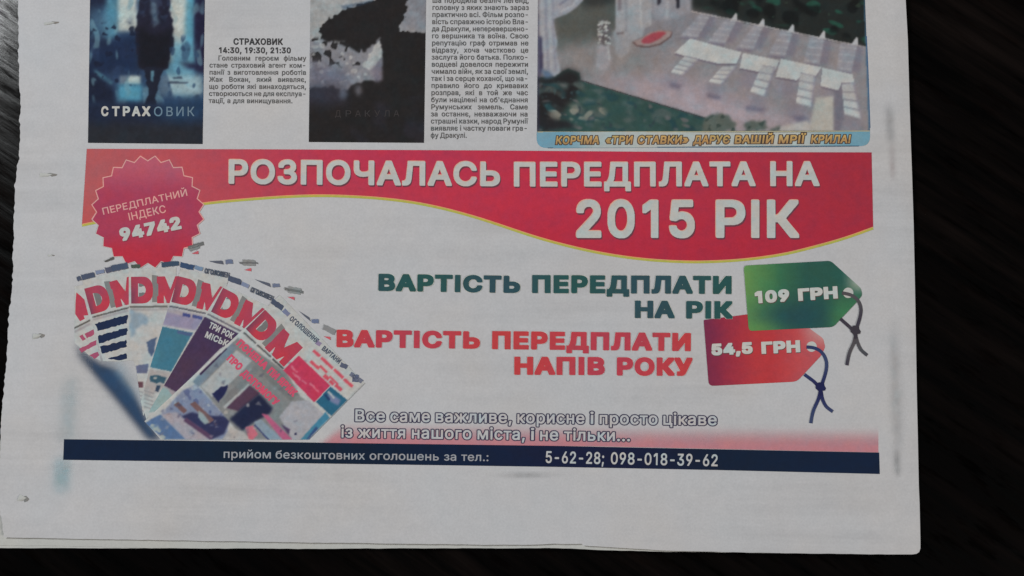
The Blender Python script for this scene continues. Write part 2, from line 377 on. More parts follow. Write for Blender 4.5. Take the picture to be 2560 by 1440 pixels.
# outlines of a plain grotesque: letter | advance | loops of x,y in 1/1000 em
GLYPHS = """
!|196|67,160 63,509 132,509 128,160/98,-4 81,-1 66,9 56,24 52,41 56,58 66,73 81,83 98,86 116,83 130,73 140,58 143,41 140,24 130,9 116,-1
'|206|78,318 70,509 136,509 128,318
,|188|38,-119 68,71 137,71 84,-119
-|453|337,244 337,188 114,188 114,244
.|188|95,-4 78,-1 63,9 53,24 50,41 53,59 63,73 78,83 95,87 113,83 128,73 138,59 141,41 138,24 128,9 113,-1
0|453|227,-7 191,-3 158,7 130,24 95,62 69,113 57,155 50,202 48,254 50,306 57,353 69,395 95,447 130,484 159,502 191,512 227,516 262,512 295,502 323,484 358,447 384,395 396,353 403,306 405,254 403,202 396,155 384,113 359,62 323,24 295,7 263,-3/227,50 250,52 271,60 290,74 313,103 330,144 338,176 344,254 338,332 330,365 313,405 290,435 271,449 250,457 227,460 203,457 182,449 163,435 140,405 123,365 115,332 109,254 115,176 123,144 140,103 163,74 182,60 203,52
1|400|276,0 276,509 200,509 86,427 86,358 212,448 212,0
2|453|64,0 64,47 282,282 311,327 320,364 317,397 308,419 287,441 258,455 233,459 205,458 165,443 148,427 135,406 127,362 66,362 68,391 80,430 111,473 143,496 168,507 196,513 240,515 294,502 337,474 367,434 380,386 380,354 374,327 357,290 327,247 153,60 153,57 389,57 389,0
3|453|218,-7 188,-5 146,5 98,30 70,57 57,79 48,104 44,132 109,132 115,107 132,81 158,63 191,52 229,50 258,55 291,69 309,86 325,116 329,145 323,180 306,211 284,229 254,241 216,247 157,248 157,299 288,452 70,452 70,509 372,509 372,461 211,278 211,289 247,290 279,286 321,269 354,244 371,222 387,186 393,145 387,103 377,78 362,55 321,19 266,-2
4|453|40,105 40,158 247,509 311,509 109,163 413,163 413,105/282,0 282,318 343,318 343,0
5|453|221,-7 165,1 140,11 108,32 83,60 71,82 60,130 122,130 134,95 148,78 166,64 204,51 250,53 284,69 298,82 314,104 326,141 324,193 314,221 297,244 275,262 248,273 218,277 184,273 152,262 128,246 67,253 96,509 366,509 366,452 151,452 134,301 170,322 212,333 252,332 294,321 330,299 358,269 379,231 388,199 391,163 385,117 376,89 352,52 321,23 296,8 268,-1
6|453|226,-7 182,-1 155,8 130,22 100,51 78,87 69,115 64,162 68,199 86,253 112,302 252,509 322,509 151,261 145,261 157,279 174,295 214,312 265,312 316,295 355,262 375,228 387,187 387,127 379,98 368,73 333,30 310,14 284,3 257,-4/226,48 263,55 299,79 322,119 327,157 322,196 299,235 263,259 226,265 190,259 153,235 131,197 125,158 131,119 153,79 190,55
7|453|97,0 323,452 62,452 62,509 391,509 391,449 165,0
8|453|226,-7 163,1 136,11 101,33 74,62 62,84 54,109 52,135 58,176 81,220 117,252 153,265 109,289 93,308 80,330 73,354 70,380 79,429 98,460 134,492 184,511 226,516 269,511 317,492 354,460 373,429 382,380 379,354 372,330 359,308 343,289 300,265 335,252 372,220 395,176 401,135 398,109 391,84 378,62 352,33 317,11 289,1/226,49 267,54 307,74 331,106 337,139 330,173 305,208 265,230 226,235 187,230 147,208 122,173 115,139 121,106 145,74 185,54/226,290 260,294 293,313 314,344 319,376 314,407 294,437 260,455 226,460 192,455 159,437 138,407 133,376 138,344 159,313 193,294
9|453|226,516 271,510 298,501 322,486 352,458 374,421 384,393 389,347 385,309 367,256 340,207 200,0 130,0 301,248 307,248 295,229 278,214 238,196 188,197 137,214 98,247 77,281 66,321 66,382 73,411 85,436 120,479 168,506 196,513/226,460 190,454 154,429 131,390 125,352 131,313 154,274 190,250 226,243 263,249 299,273 322,312 327,350 322,390 299,429 263,454
:|188|95,-4 78,-1 63,9 53,24 50,41 53,59 63,73 78,83 95,87 113,83 128,73 138,59 141,41 138,24 128,9 113,-1/95,271 78,274 63,284 53,299 50,316 53,334 63,349 78,359 95,362 113,359 128,349 138,334 141,316 138,299 128,284 113,274
;|188|38,-119 68,71 137,71 84,-119/103,271 86,274 71,284 61,299 58,316 61,334 71,349 86,359 103,362 121,359 136,349 146,334 149,316 146,299 136,284 121,274
D|502|219,0 96,0 96,57 254,60 304,73 343,99 372,135 385,164 394,198 399,275 390,329 372,375 354,399 332,420 306,435 275,446 240,451 93,452 93,509 250,508 294,501 334,488 369,467 412,426 442,372 455,329 462,255 455,181 442,138 411,83 368,42 332,21 291,8/125,509 125,0 60,0 60,509
M|628|60,0 60,509 152,509 280,179 322,49 307,49 342,158 476,509 568,509 568,0 504,0 507,457 513,457 470,328 342,0 286,0 167,300 112,457 119,457 120,409 122,0
«|403|168,49 33,209 168,369 238,369 105,209 238,49/307,49 171,209 307,369 377,369 243,209 377,49
»|403|26,49 159,209 26,369 96,369 231,209 96,49/165,49 298,209 165,369 234,369 370,209 234,49
Є|510|267,-7 225,-3 186,7 150,25 104,63 70,115 53,157 44,203 40,254 44,305 53,352 70,393 104,445 150,484 186,501 225,512 267,516 305,513 340,504 373,490 402,471 427,447 448,418 463,385 473,348 408,348 394,388 363,424 330,444 284,455 237,453 196,440 161,414 133,378 113,332 106,295 104,233 109,194 118,160 133,130 150,105 184,76 209,63 252,54 284,54 315,60 351,76 375,96 397,128 408,160 473,160 463,124 448,91 428,62 402,38 373,19 341,5 305,-4/81,231 81,288 316,288 316,231
І|189|63,0 63,509 127,509 127,0
Ї|189|63,0 63,509 127,509 127,0/-22,575 -22,640 43,640 43,575/147,575 147,640 212,640 212,575
А|480|16,0 201,509 276,509 463,0 395,0 280,323 232,478 245,478 222,402 85,0/110,142 110,199 370,199 370,142
Б|449|60,0 60,509 364,509 364,452 125,452 125,295 242,295 290,291 332,278 365,256 383,238 396,217 408,179 408,121 402,95 390,71 375,50 344,25 290,5 242,0/125,56 257,57 286,63 310,74 335,100 344,123 346,165 335,199 310,223 272,236 125,239
В|456|60,0 60,509 258,508 289,504 329,491 359,469 381,442 394,410 398,363 390,327 373,301 350,282 315,267 315,262 347,254 371,240 391,220 407,194 416,161 417,124 410,88 400,67 377,39 357,24 331,12 301,4 247,0/125,57 264,58 296,63 320,73 344,96 355,126 354,153 342,184 313,213 279,228 248,231 125,231/125,285 247,286 273,290 295,300 319,320 333,348 335,383 326,412 304,436 270,449 125,452
Г|401|370,509 370,452 125,452 125,0 60,0 60,509
Д|569|32,-109 32,57 73,57 85,70 111,114 128,174 142,259 162,509 480,509 480,57 537,57 537,-109 475,-109 475,0 94,0 94,-109/147,57 416,57 416,452 221,452 205,259 193,178 172,100
Е|419|60,0 60,509 372,509 372,452 125,452 125,286 355,286 355,229 125,229 125,57 375,57 375,0
Ж|668|366,509 366,0 302,0 302,509/18,0 183,265 32,509 110,509 241,283 429,283 559,509 636,509 486,264 650,0 576,0 439,226 229,226 91,0
З|431|216,-7 154,1 127,11 92,31 66,59 53,81 45,105 42,132 107,132 115,101 134,76 161,60 196,51 236,51 272,61 301,80 320,107 326,131 323,165 312,188 295,207 272,221 242,230 166,233 166,289 217,289 244,294 274,307 296,329 305,351 308,383 304,406 289,431 272,445 251,455 226,459 191,457 160,446 135,428 119,402 115,378 53,378 56,404 63,428 76,450 102,478 123,492 161,508 217,516 262,511 300,497 330,475 359,436 370,402 372,378 369,351 362,327 349,306 332,288 311,274 287,264 287,260 326,248 363,219 384,178 390,139 387,112 380,87 367,64 341,35 306,12 278,2
И|523|463,0 398,0 398,296 404,454 416,452 351,338 137,0 60,0 60,509 125,509 124,164 118,54 110,55 161,151 388,509 463,509
Й|523|463,0 398,0 398,296 404,454 416,452 351,338 137,0 60,0 60,509 125,509 124,164 118,54 110,55 161,151 388,509 463,509/262,562 228,568 192,590 169,625 164,659 208,659 212,637 223,621 241,609 262,606 284,609 301,621 312,637 316,659 361,659 355,625 333,590 297,568
К|467|60,0 60,509 125,509 125,287 196,287 362,509 440,509 251,262 449,0 371,0 199,231 125,231 125,0
Л|520|32,0 32,57 60,58 84,66 100,87 109,112 117,164 146,509 460,509 460,0 395,0 395,452 205,452 181,161 173,109 161,67 142,35 117,14 83,3
М|628|60,0 60,509 152,509 280,179 322,49 307,49 342,158 476,509 568,509 568,0 504,0 507,457 513,457 470,328 342,0 286,0 167,300 112,457 119,457 120,409 122,0
Н|517|60,0 60,509 125,509 125,289 392,289 392,509 457,509 457,0 392,0 392,232 125,232 125,0
О|533|267,-7 225,-3 186,7 150,25 105,63 70,115 53,157 44,203 40,254 44,305 53,352 70,393 105,445 150,484 186,501 225,512 267,516 309,512 348,501 384,484 429,445 464,393 480,352 490,305 493,254 490,203 480,157 464,115 429,63 400,36 348,7 309,-3/267,53 310,59 337,69 361,84 383,105 408,144 420,176 428,213 430,254 428,295 420,332 408,365 383,404 361,424 337,440 310,450 267,456 223,450 197,440 172,424 151,404 125,364 113,332 106,295 103,254 106,213 113,176 125,144 151,105 172,84 197,69 223,59
П|517|457,509 457,0 392,0 392,452 125,452 125,0 60,0 60,509
Р|445|60,0 60,509 254,508 305,499 332,487 366,462 383,441 396,417 408,363 404,304 383,254 356,223 319,201 272,188 109,186 109,242 245,243 279,248 305,261 329,286 343,328 342,376 329,409 305,434 268,449 232,452 125,452 125,0
С|510|267,-7 225,-3 186,7 150,25 104,63 70,115 53,157 44,203 40,254 44,305 53,352 70,393 104,445 150,484 186,501 225,512 267,516 305,513 340,504 373,490 402,471 427,447 448,418 463,385 473,348 408,348 394,388 363,424 330,444 284,455 237,453 196,439 161,414 133,378 113,332 106,295 104,233 109,194 119,160 133,130 151,105 184,76 210,63 252,54 284,54 315,60 351,76 375,96 397,128 408,160 473,160 463,124 448,91 428,62 402,38 373,19 341,5 305,-4
Т|449|32,452 32,509 417,509 417,452 257,452 257,0 193,0 193,452
У|437|87,0 87,57 138,58 163,65 180,81 195,116 16,509 87,509 176,306 232,149 214,149 267,298 351,509 420,509 244,84 225,47 204,24 175,7 145,1
Ф|578|267,37 202,43 164,55 115,83 78,123 53,173 43,212 41,276 53,336 68,370 89,400 130,436 164,454 202,466 267,472 334,471 395,460 431,446 463,425 500,386 518,353 530,317 537,276 534,212 525,173 510,139 489,109 463,83 431,63 395,48 355,39/269,96 342,98 399,114 432,137 449,157 462,180 474,238 473,287 466,315 456,341 432,372 411,388 386,400 342,411 308,413 252,412 205,405 179,395 146,372 129,352 116,328 105,287 103,238 111,193 129,157 156,128 191,109 235,98/257,-29 257,538 321,538 321,-29
Х|474|18,0 217,284 217,236 29,509 104,509 200,367 243,292 232,292 258,339 374,509 446,509 259,239 259,287 456,0 382,0 268,165 230,231 244,231 222,191 91,0
Ц|502|442,0 60,0 60,509 125,509 125,57 378,57 378,509 442,509/430,-109 430,0 405,0 405,56 492,56 491,-109
Ч|487|223,190 174,194 132,207 98,229 73,260 62,286 53,334 53,509 117,509 117,353 121,319 131,292 161,264 186,253 215,248 272,251 323,266 382,299 382,236 335,212 297,199/362,0 362,509 427,509 427,0
Ш|666|60,509 125,509 125,57 301,57 301,509 365,509 365,57 542,57 542,509 606,509 606,0 60,0
Щ|676|60,509 125,509 125,57 301,57 301,509 365,509 365,57 542,57 542,509 606,509 606,0 60,0/595,-109 595,0 569,0 569,56 656,56 656,-109
Ь|452|108,308 280,306 324,295 371,267 389,248 403,225 412,200 417,172 415,126 408,98 397,73 381,52 361,34 337,19 280,2 60,0 60,509 125,509 125,56 246,56 290,63 314,75 334,93 346,115 353,142 353,167 348,192 336,214 318,231 295,243 267,250 108,251
Ю|708|233,284 233,229 91,229 91,284/125,509 125,0 60,0 60,509/442,-7 400,-3 361,7 325,25 280,63 245,115 228,157 218,203 215,254 218,305 228,352 245,393 280,445 325,484 361,501 400,512 442,516 484,512 523,501 558,484 604,445 639,393 655,352 665,305 668,254 665,203 655,157 639,115 604,63 575,36 523,7 484,-3/442,53 485,59 512,69 536,84 557,105 583,144 595,176 603,213 605,254 603,295 595,332 583,365 557,404 536,424 512,440 485,450 442,456 412,453 372,440 347,424 326,404 300,364 288,332 281,295 278,254 281,213 288,176 300,144 326,105 347,84 372,69 398,59
Я|449|389,0 324,0 324,452 204,452 170,446 152,440 130,425 112,397 105,371 105,333 112,308 125,287 144,271 160,263 203,255 353,255 353,198 213,198 160,203 116,217 83,240 59,271 42,323 42,381 53,421 65,444 82,465 116,489 159,504 194,508 389,509/96,0 22,0 146,229 219,229
а|389|160,-9 126,-5 94,5 76,15 54,36 38,63 32,84 31,118 36,146 58,179 100,203 143,214 241,228 265,235 275,250 269,291 256,311 240,322 220,329 196,331 163,327 137,316 114,296 100,274 41,291 51,313 71,339 114,368 173,383 231,381 263,372 293,355 317,329 330,301 337,251 337,0 277,0 277,52 272,52 252,25 229,8 199,-4/170,45 202,49 220,55 242,68 259,86 274,122 276,190 246,179 141,161 117,150 100,135 92,105 94,87 102,72 130,52
б|411|208,-8 161,-2 133,8 107,24 74,55 50,97 40,129 34,185 37,270 50,342 73,395 93,419 118,438 171,458 273,475 290,488 294,509 349,509 341,468 330,449 318,439 285,424 192,411 145,396 127,383 112,366 93,318 86,266 99,291 118,314 158,345 207,362 256,361 281,353 315,331 343,300 364,260 375,215 377,164 368,114 348,71 319,35 282,9 239,-5/208,46 249,53 266,62 287,81 303,108 310,129 316,178 311,228 304,249 289,275 268,294 251,303 211,310 169,302 151,293 128,272 110,245 102,224 96,175 102,129 114,99 126,82 148,62 166,53
в|392|53,0 53,379 228,379 264,372 307,352 327,331 339,307 343,278 341,258 335,240 317,219 300,209 270,199 298,191 319,180 336,165 349,145 357,121 358,93 354,75 343,50 331,35 309,18 269,3 232,0/111,56 232,56 266,62 284,75 293,93 295,117 288,141 273,158 251,167 111,169/111,220 220,221 248,227 263,234 277,251 282,273 277,294 262,310 230,322 111,324
г|304|290,379 290,323 114,323 114,0 53,0 53,379
д|427|13,-110 13,56 44,56 65,82 79,116 94,194 110,379 356,379 356,56 414,56 414,-110 353,-110 353,0 74,0 74,-110/114,56 295,56 295,323 166,323 146,142 131,87
е|404|212,-8 177,-5 145,3 117,16 82,46 56,85 44,116 37,150 34,187 36,224 44,258 55,290 81,329 115,359 142,373 172,382 205,384 246,380 275,370 303,355 327,333 347,305 361,269 368,242 371,194 371,169 75,169 75,221 338,221 310,202 304,248 288,286 263,314 237,326 205,330 173,326 146,313 125,294 109,270 99,241 96,164 106,116 116,97 135,73 169,53 220,46 254,53 276,65 294,82 306,105 365,91 348,55 311,19 261,-3
ж|563|21,0 174,193 23,379 95,379 221,218 252,218 252,379 313,379 313,218 342,218 468,379 541,379 390,193 543,0 469,0 342,162 313,162 313,0 252,0 252,162 223,162 95,0
з|343|171,-4 123,1 73,23 51,43 40,59 31,95 94,95 97,82 111,66 133,54 161,48 193,49 211,55 227,65 243,84 249,109 246,126 239,141 226,154 187,169 138,171 138,217 173,217 201,224 223,239 233,252 238,284 230,306 220,318 191,332 154,332 129,324 115,314 105,303 99,281 40,281 48,319 59,335 80,356 128,378 173,384 209,380 239,370 264,353 287,324 296,298 298,279 296,258 289,240 262,212 225,194 263,183 291,164 307,137 313,104 305,66 294,48 273,26 244,10 222,2
и|411|358,0 296,0 296,274 293,274 111,0 53,0 53,379 114,379 114,104 118,104 300,379 358,379
й|411|358,0 296,0 296,274 293,274 111,0 53,0 53,379 114,379 114,104 118,104 300,379 358,379/205,433 171,439 135,461 112,496 107,529 151,529 155,508 166,491 184,480 205,476 227,480 244,491 255,508 259,529 304,529 298,496 276,461 240,439
к|376|53,0 53,379 114,379 114,215 152,215 288,379 366,379 213,196 368,0 290,0 167,159 114,159 114,0
л|400|6,0 6,56 36,58 52,65 64,81 73,106 82,181 91,379 348,379 348,0 286,0 286,323 149,323 140,150 132,99 120,58 102,29 76,9 41,1
м|535|53,0 53,379 144,379 242,144 273,41 263,41 287,126 390,379 482,379 482,0 421,0 423,354 430,354 402,260 294,0 240,0 141,235 102,354 111,354 113,0
н|409|309,223 309,167 99,167 99,223/114,379 114,0 53,0 53,379/356,379 356,0 295,0 295,379
о|415|207,-8 174,-5 144,3 117,16 82,46 56,85 44,116 37,150 34,187 37,225 44,260 56,291 82,330 117,360 144,374 174,382 207,384 241,382 271,374 299,360 333,330 359,291 371,260 379,225 381,187 379,150 371,116 359,85 333,46 299,16 271,3 241,-5/207,46 252,55 285,80 298,97 311,128 319,187 311,247 298,278 285,296 252,321 207,330 163,321 130,296 118,278 105,247 96,187 105,128 118,97 130,80 163,55
п|408|355,379 355,0 294,0 294,323 114,323 114,0 53,0 53,379
р|424|53,-143 53,379 112,379 112,319 118,319 152,360 188,379 245,384 274,378 300,368 335,342 354,320 370,293 381,261 388,227 390,169 385,133 370,84 346,45 313,16 288,3 245,-8 208,-7 173,4 147,21 118,59 114,59 114,-143/220,47 262,55 279,66 301,88 320,128 328,189 320,250 301,290 280,311 262,322 220,330 178,322 161,312 140,291 121,252 113,189 121,126 140,86 162,65 179,55
с|396|207,-8 174,-5 144,3 117,16 82,46 56,85 44,116 37,150 34,187 37,225 44,260 56,291 82,330 117,360 144,374 174,382 207,384 260,377 305,356 340,322 362,277 303,262 293,285 274,308 252,321 226,329 184,328 163,321 145,310 124,287 113,269 98,212 99,151 118,97 137,73 154,60 173,51 207,46 243,52 271,66 292,89 304,117 363,102 341,56 306,21 261,-1
т|325|132,0 132,325 6,325 6,379 319,379 319,325 193,325 193,0
у|389|47,-139 61,-86 99,-90 113,-86 126,-78 145,-51 163,-1 17,379 84,379 173,132 206,21 184,21 220,144 305,379 371,379 204,-58 187,-93 159,-124 132,-139 91,-145
ф|477|208,-8 159,-2 131,9 93,35 64,71 44,116 37,150 35,207 44,260 56,291 82,330 117,360 145,374 175,382 208,384 286,384 318,378 347,367 384,341 413,305 428,276 438,243 443,207 441,150 433,116 421,85 405,58 373,25 347,9 318,-2 286,-8/208,43 282,44 314,52 347,79 360,96 374,128 381,163 382,200 370,260 354,290 340,307 324,321 304,330 282,335 208,335 184,333 163,326 130,299 117,281 104,248 96,213 95,175 101,139 112,106 130,79 154,57 184,46/208,-143 208,509 269,509 269,-143
х|379|21,0 171,218 171,171 29,379 100,379 207,206 175,206 222,287 282,379 352,379 209,169 209,214 358,0 287,0 173,182 205,182 160,103 91,0
ц|415|53,0 53,379 114,379 114,56 294,56 294,379 355,379 355,0/344,-109 344,0 318,0 318,56 405,56 405,-109
ч|401|198,118 157,122 121,134 92,153 70,181 57,216 54,236 53,379 114,379 116,232 124,211 146,189 175,177 221,176 264,182 324,199 324,143 258,124/287,0 287,379 348,379 348,0
ш|572|53,379 114,379 114,56 255,56 255,379 316,379 316,56 458,56 458,379 519,379 519,0 53,0
щ|582|53,379 114,379 114,56 255,56 255,379 316,379 316,56 458,56 458,379 519,379 519,0 53,0/508,-109 508,0 482,0 482,56 569,56 569,-109
ь|388|104,244 243,242 279,233 317,210 342,176 353,135 352,101 346,80 325,43 290,16 243,2 53,0 53,379 114,379 114,56 214,56 245,61 277,81 289,103 291,130 286,148 277,162 254,179 225,187 104,187
ю|585|53,0 53,379 111,379 111,0/97,162 97,217 235,217 235,162/377,-8 344,-5 313,3 286,16 251,46 226,85 213,116 206,150 204,187 206,225 213,260 226,291 251,330 286,360 313,374 344,382 377,384 410,382 440,374 468,360 503,330 529,291 541,260 548,225 550,187 548,150 541,116 529,85 503,46 468,16 440,3 410,-5/377,46 422,55 455,80 467,97 480,128 489,187 480,247 467,278 455,296 422,321 377,330 333,321 315,310 293,287 274,247 266,187 274,128 287,97 300,80 333,55
я|385|332,0 271,0 271,326 169,326 131,318 114,309 102,295 95,279 93,249 98,231 108,217 122,205 143,198 184,194 298,194 298,142 180,142 134,146 97,157 68,174 48,198 36,226 33,276 41,308 57,334 82,356 115,371 156,378 332,379/85,0 15,0 122,172 190,172
є|396|207,-8 174,-5 144,3 117,16 82,46 56,85 44,116 37,150 34,187 37,225 44,260 56,291 82,330 117,360 144,374 174,382 207,384 260,377 305,356 340,322 362,277 303,262 293,285 274,308 252,321 226,329 184,328 163,321 145,310 124,287 113,269 98,212 99,151 118,97 137,73 154,60 173,51 207,46 243,52 271,66 292,89 304,117 363,102 341,56 306,21 261,-1/86,163 86,218 263,218 263,163
і|167|53,0 53,379 114,379 114,0/84,443 67,446 54,455 44,468 41,483 44,499 54,512 67,521 84,524 100,521 114,512 123,499 126,483 123,468 114,455 100,446
ї|167|53,0 53,379 114,379 114,0/156,443 140,446 127,455 118,468 115,483 118,499 127,512 140,520 156,523 171,520 184,512 193,499 196,483 193,468 184,455 171,446/12,443 -4,446 -17,455 -26,468 -29,483 -26,499 -17,512 -4,520 12,523 27,520 40,512 49,499 52,483 49,468 40,455 27,446
 |188|
"""
CAP = 0.72
_K = CAP / 508.7
_data = {}
for _l in GLYPHS.strip('\n').split('\n'):
    _c, _a, _p = _l.split('|')
    _data[_c] = (int(_a) * _K, [np.array([[float(q) for q in t.split(',')] for t in lp.split(' ')]) * _K for lp in _p.split('/') if lp])


def advance(ch):
    return _data[ch][0]


def bitmap(ch):
    if ch not in _out:
        x, y = np.meshgrid(GX0 + (np.arange(GW) + .5) / RES, GY0 + (np.arange(GH) + .5) / RES)
        wn = np.zeros(x.shape, int)
        for p in _data[ch][1]:
            q = np.roll(p, -1, 0)
            for (x1, y1), (x2, y2) in zip(p, q):
                if y1 == y2:
                    continue
                up = (y1 <= y) & (y2 > y); dn = (y2 <= y) & (y1 > y)
                t = (x2 - x1) * (y - y1) - (x - x1) * (y2 - y1)
                wn += (up & (t > 0)).astype(int) - (dn & (t < 0)).astype(int)
        _out[ch] = wn != 0
    return _out[ch]


def swell(bm, r, p=3.0):
    if r < 0.5:
        return bm
    out = bm.copy()
    R = int(math.ceil(r))
    for dy in range(-R, R + 1):
        k = r ** p - abs(dy) ** p
        if k < 0:
            continue
        dx = int(k ** (1 / p))
        row = bm.copy()
        # running max over [-dx, dx] by doubling
        cov = 0
        acc = bm.copy()
        for s in range(1, dx + 1):
            row[:, s:] |= bm[:, :-s]
            row[:, :-s] |= bm[:, s:]
        if dy > 0:
            out[dy:] |= row[:-dy]
        elif dy < 0:
            out[:dy] |= row[-dy:]
        else:
            out |= row
    return out


def trace(f):
    """marching squares at 0.5 -> closed loops"""
    h, wd = f.shape
    b = f > 0.5
    code = (b[:-1, :-1] * 1 + b[:-1, 1:] * 2 + b[1:, 1:] * 4 + b[1:, :-1] * 8)
    tab = {1: [(3, 0)], 2: [(0, 1)], 3: [(3, 1)], 4: [(1, 2)], 5: [(3, 2), (1, 0)], 6: [(0, 2)], 7: [(3, 2)],
           8: [(2, 3)], 9: [(2, 0)], 10: [(0, 3), (2, 1)], 11: [(2, 1)], 12: [(1, 3)], 13: [(1, 0)], 14: [(0, 3)]}
    pts, link = {}, {}

    def pt(i, j, e):
        if e == 0: k = (0, i, j); a, c, x0, y0, dx, dy = f[i, j], f[i, j + 1], j, i, 1, 0
        elif e == 1: k = (1, i, j + 1); a, c, x0, y0, dx, dy = f[i, j + 1], f[i + 1, j + 1], j + 1, i, 0, 1
        elif e == 2: k = (0, i + 1, j); a, c, x0, y0, dx, dy = f[i + 1, j], f[i + 1, j + 1], j, i + 1, 1, 0
        else: k = (1, i, j); a, c, x0, y0, dx, dy = f[i, j], f[i + 1, j], j, i, 0, 1
        if k not in pts:
            t = (0.5 - a) / (c - a)
            pts[k] = (x0 + dx * t, y0 + dy * t)
        return k
    for i, j in zip(*np.nonzero((code > 0) & (code < 15))):
        for a, c in tab[int(code[i, j])]:
            link[pt(i, j, a)] = pt(i, j, c)
    loops = []
    while link:
        k, n = link.popitem()
        lp = [k]
        while n in link:
            lp.append(n)
            n = link.pop(n)
        loops.append([pts[q] for q in lp])
    return loops


def dp(pts, tol):
    pts = np.asarray(pts)
    n = len(pts)
    if n < 8:
        return pts
    far = int(np.argmax(((pts - pts[0]) ** 2).sum(1)))
    keep = {0, far}
    st = [(0, far), (far, n)]
    while st:
        a, b = st.pop()
        if b - a < 2:
            continue
        A, B = pts[a], pts[b % n]
        d = B - A
        L = math.hypot(*d) or 1e-9
        q = pts[a + 1:b]
        ds = np.abs((q[:, 0] - A[0]) * d[1] - (q[:, 1] - A[1]) * d[0]) / L
        m = int(np.argmax(ds))
        if ds[m] > tol:
            k = a + 1 + m
            keep.add(k)
            st += [(a, k), (k, b)]
    return pts[sorted(keep)]


def glyph(ch, wt, tol=0.35):
    """(verts, tris, xmin, xmax) in em, swelled by wt em"""
    key = (ch, wt, tol)
    if key in _gl:
        return _gl[key]
    bm = swell(bitmap(ch), wt * RES, 9.0 if ch in 'ПЕНІТДЛАИКУМГЦШЩЙЇХDM147' else (4.0 if ch in 'РВЬЧБЯЮ2359' else 2.6)).astype(float)
    for _ in range(2):
        bm[1:-1, 1:-1] = (bm[1:-1, 1:-1] * 4 + bm[:-2, 1:-1] + bm[2:, 1:-1] + bm[1:-1, :-2] + bm[1:-1, 2:]) / 8
    vs, fs = [], []
    for lp in trace(bm):
        s = dp(lp, tol)
        if len(s) < 3:
            continue
        fs.append(list(range(len(vs), len(vs) + len(s))))
        vs += [Vector(q) for q in s]
    if not vs:
        _gl[key] = (np.zeros((0, 2)), np.zeros((0, 3), int), 0, 0)
        return _gl[key]
    r = delaunay_2d_cdt(vs, [], fs, 1, 1e-4)
    V = np.array([tuple(v) for v in r[0]])
    F = np.array([list(t) for t in r[2]])
    c = V[F].mean(1)
    ok = bm[np.clip((c[:, 1] + .5).astype(int), 0, GH - 1), np.clip((c[:, 0] + .5).astype(int), 0, GW - 1)] > 0.5
    F = F[ok]
    V = np.stack([(V[:, 0] + .5) / RES + GX0, (V[:, 1] + .5) / RES + GY0], 1)
    a, b, d = V[F[:, 0]], V[F[:, 1]], V[F[:, 2]]
    cr = (b[:, 0] - a[:, 0]) * (d[:, 1] - a[:, 1]) - (b[:, 1] - a[:, 1]) * (d[:, 0] - a[:, 0])
    F = np.where((cr < 0)[:, None], F[:, ::-1], F)
    _gl[key] = (V, F, V[:, 0].min(), V[:, 0].max())
    return _gl[key]


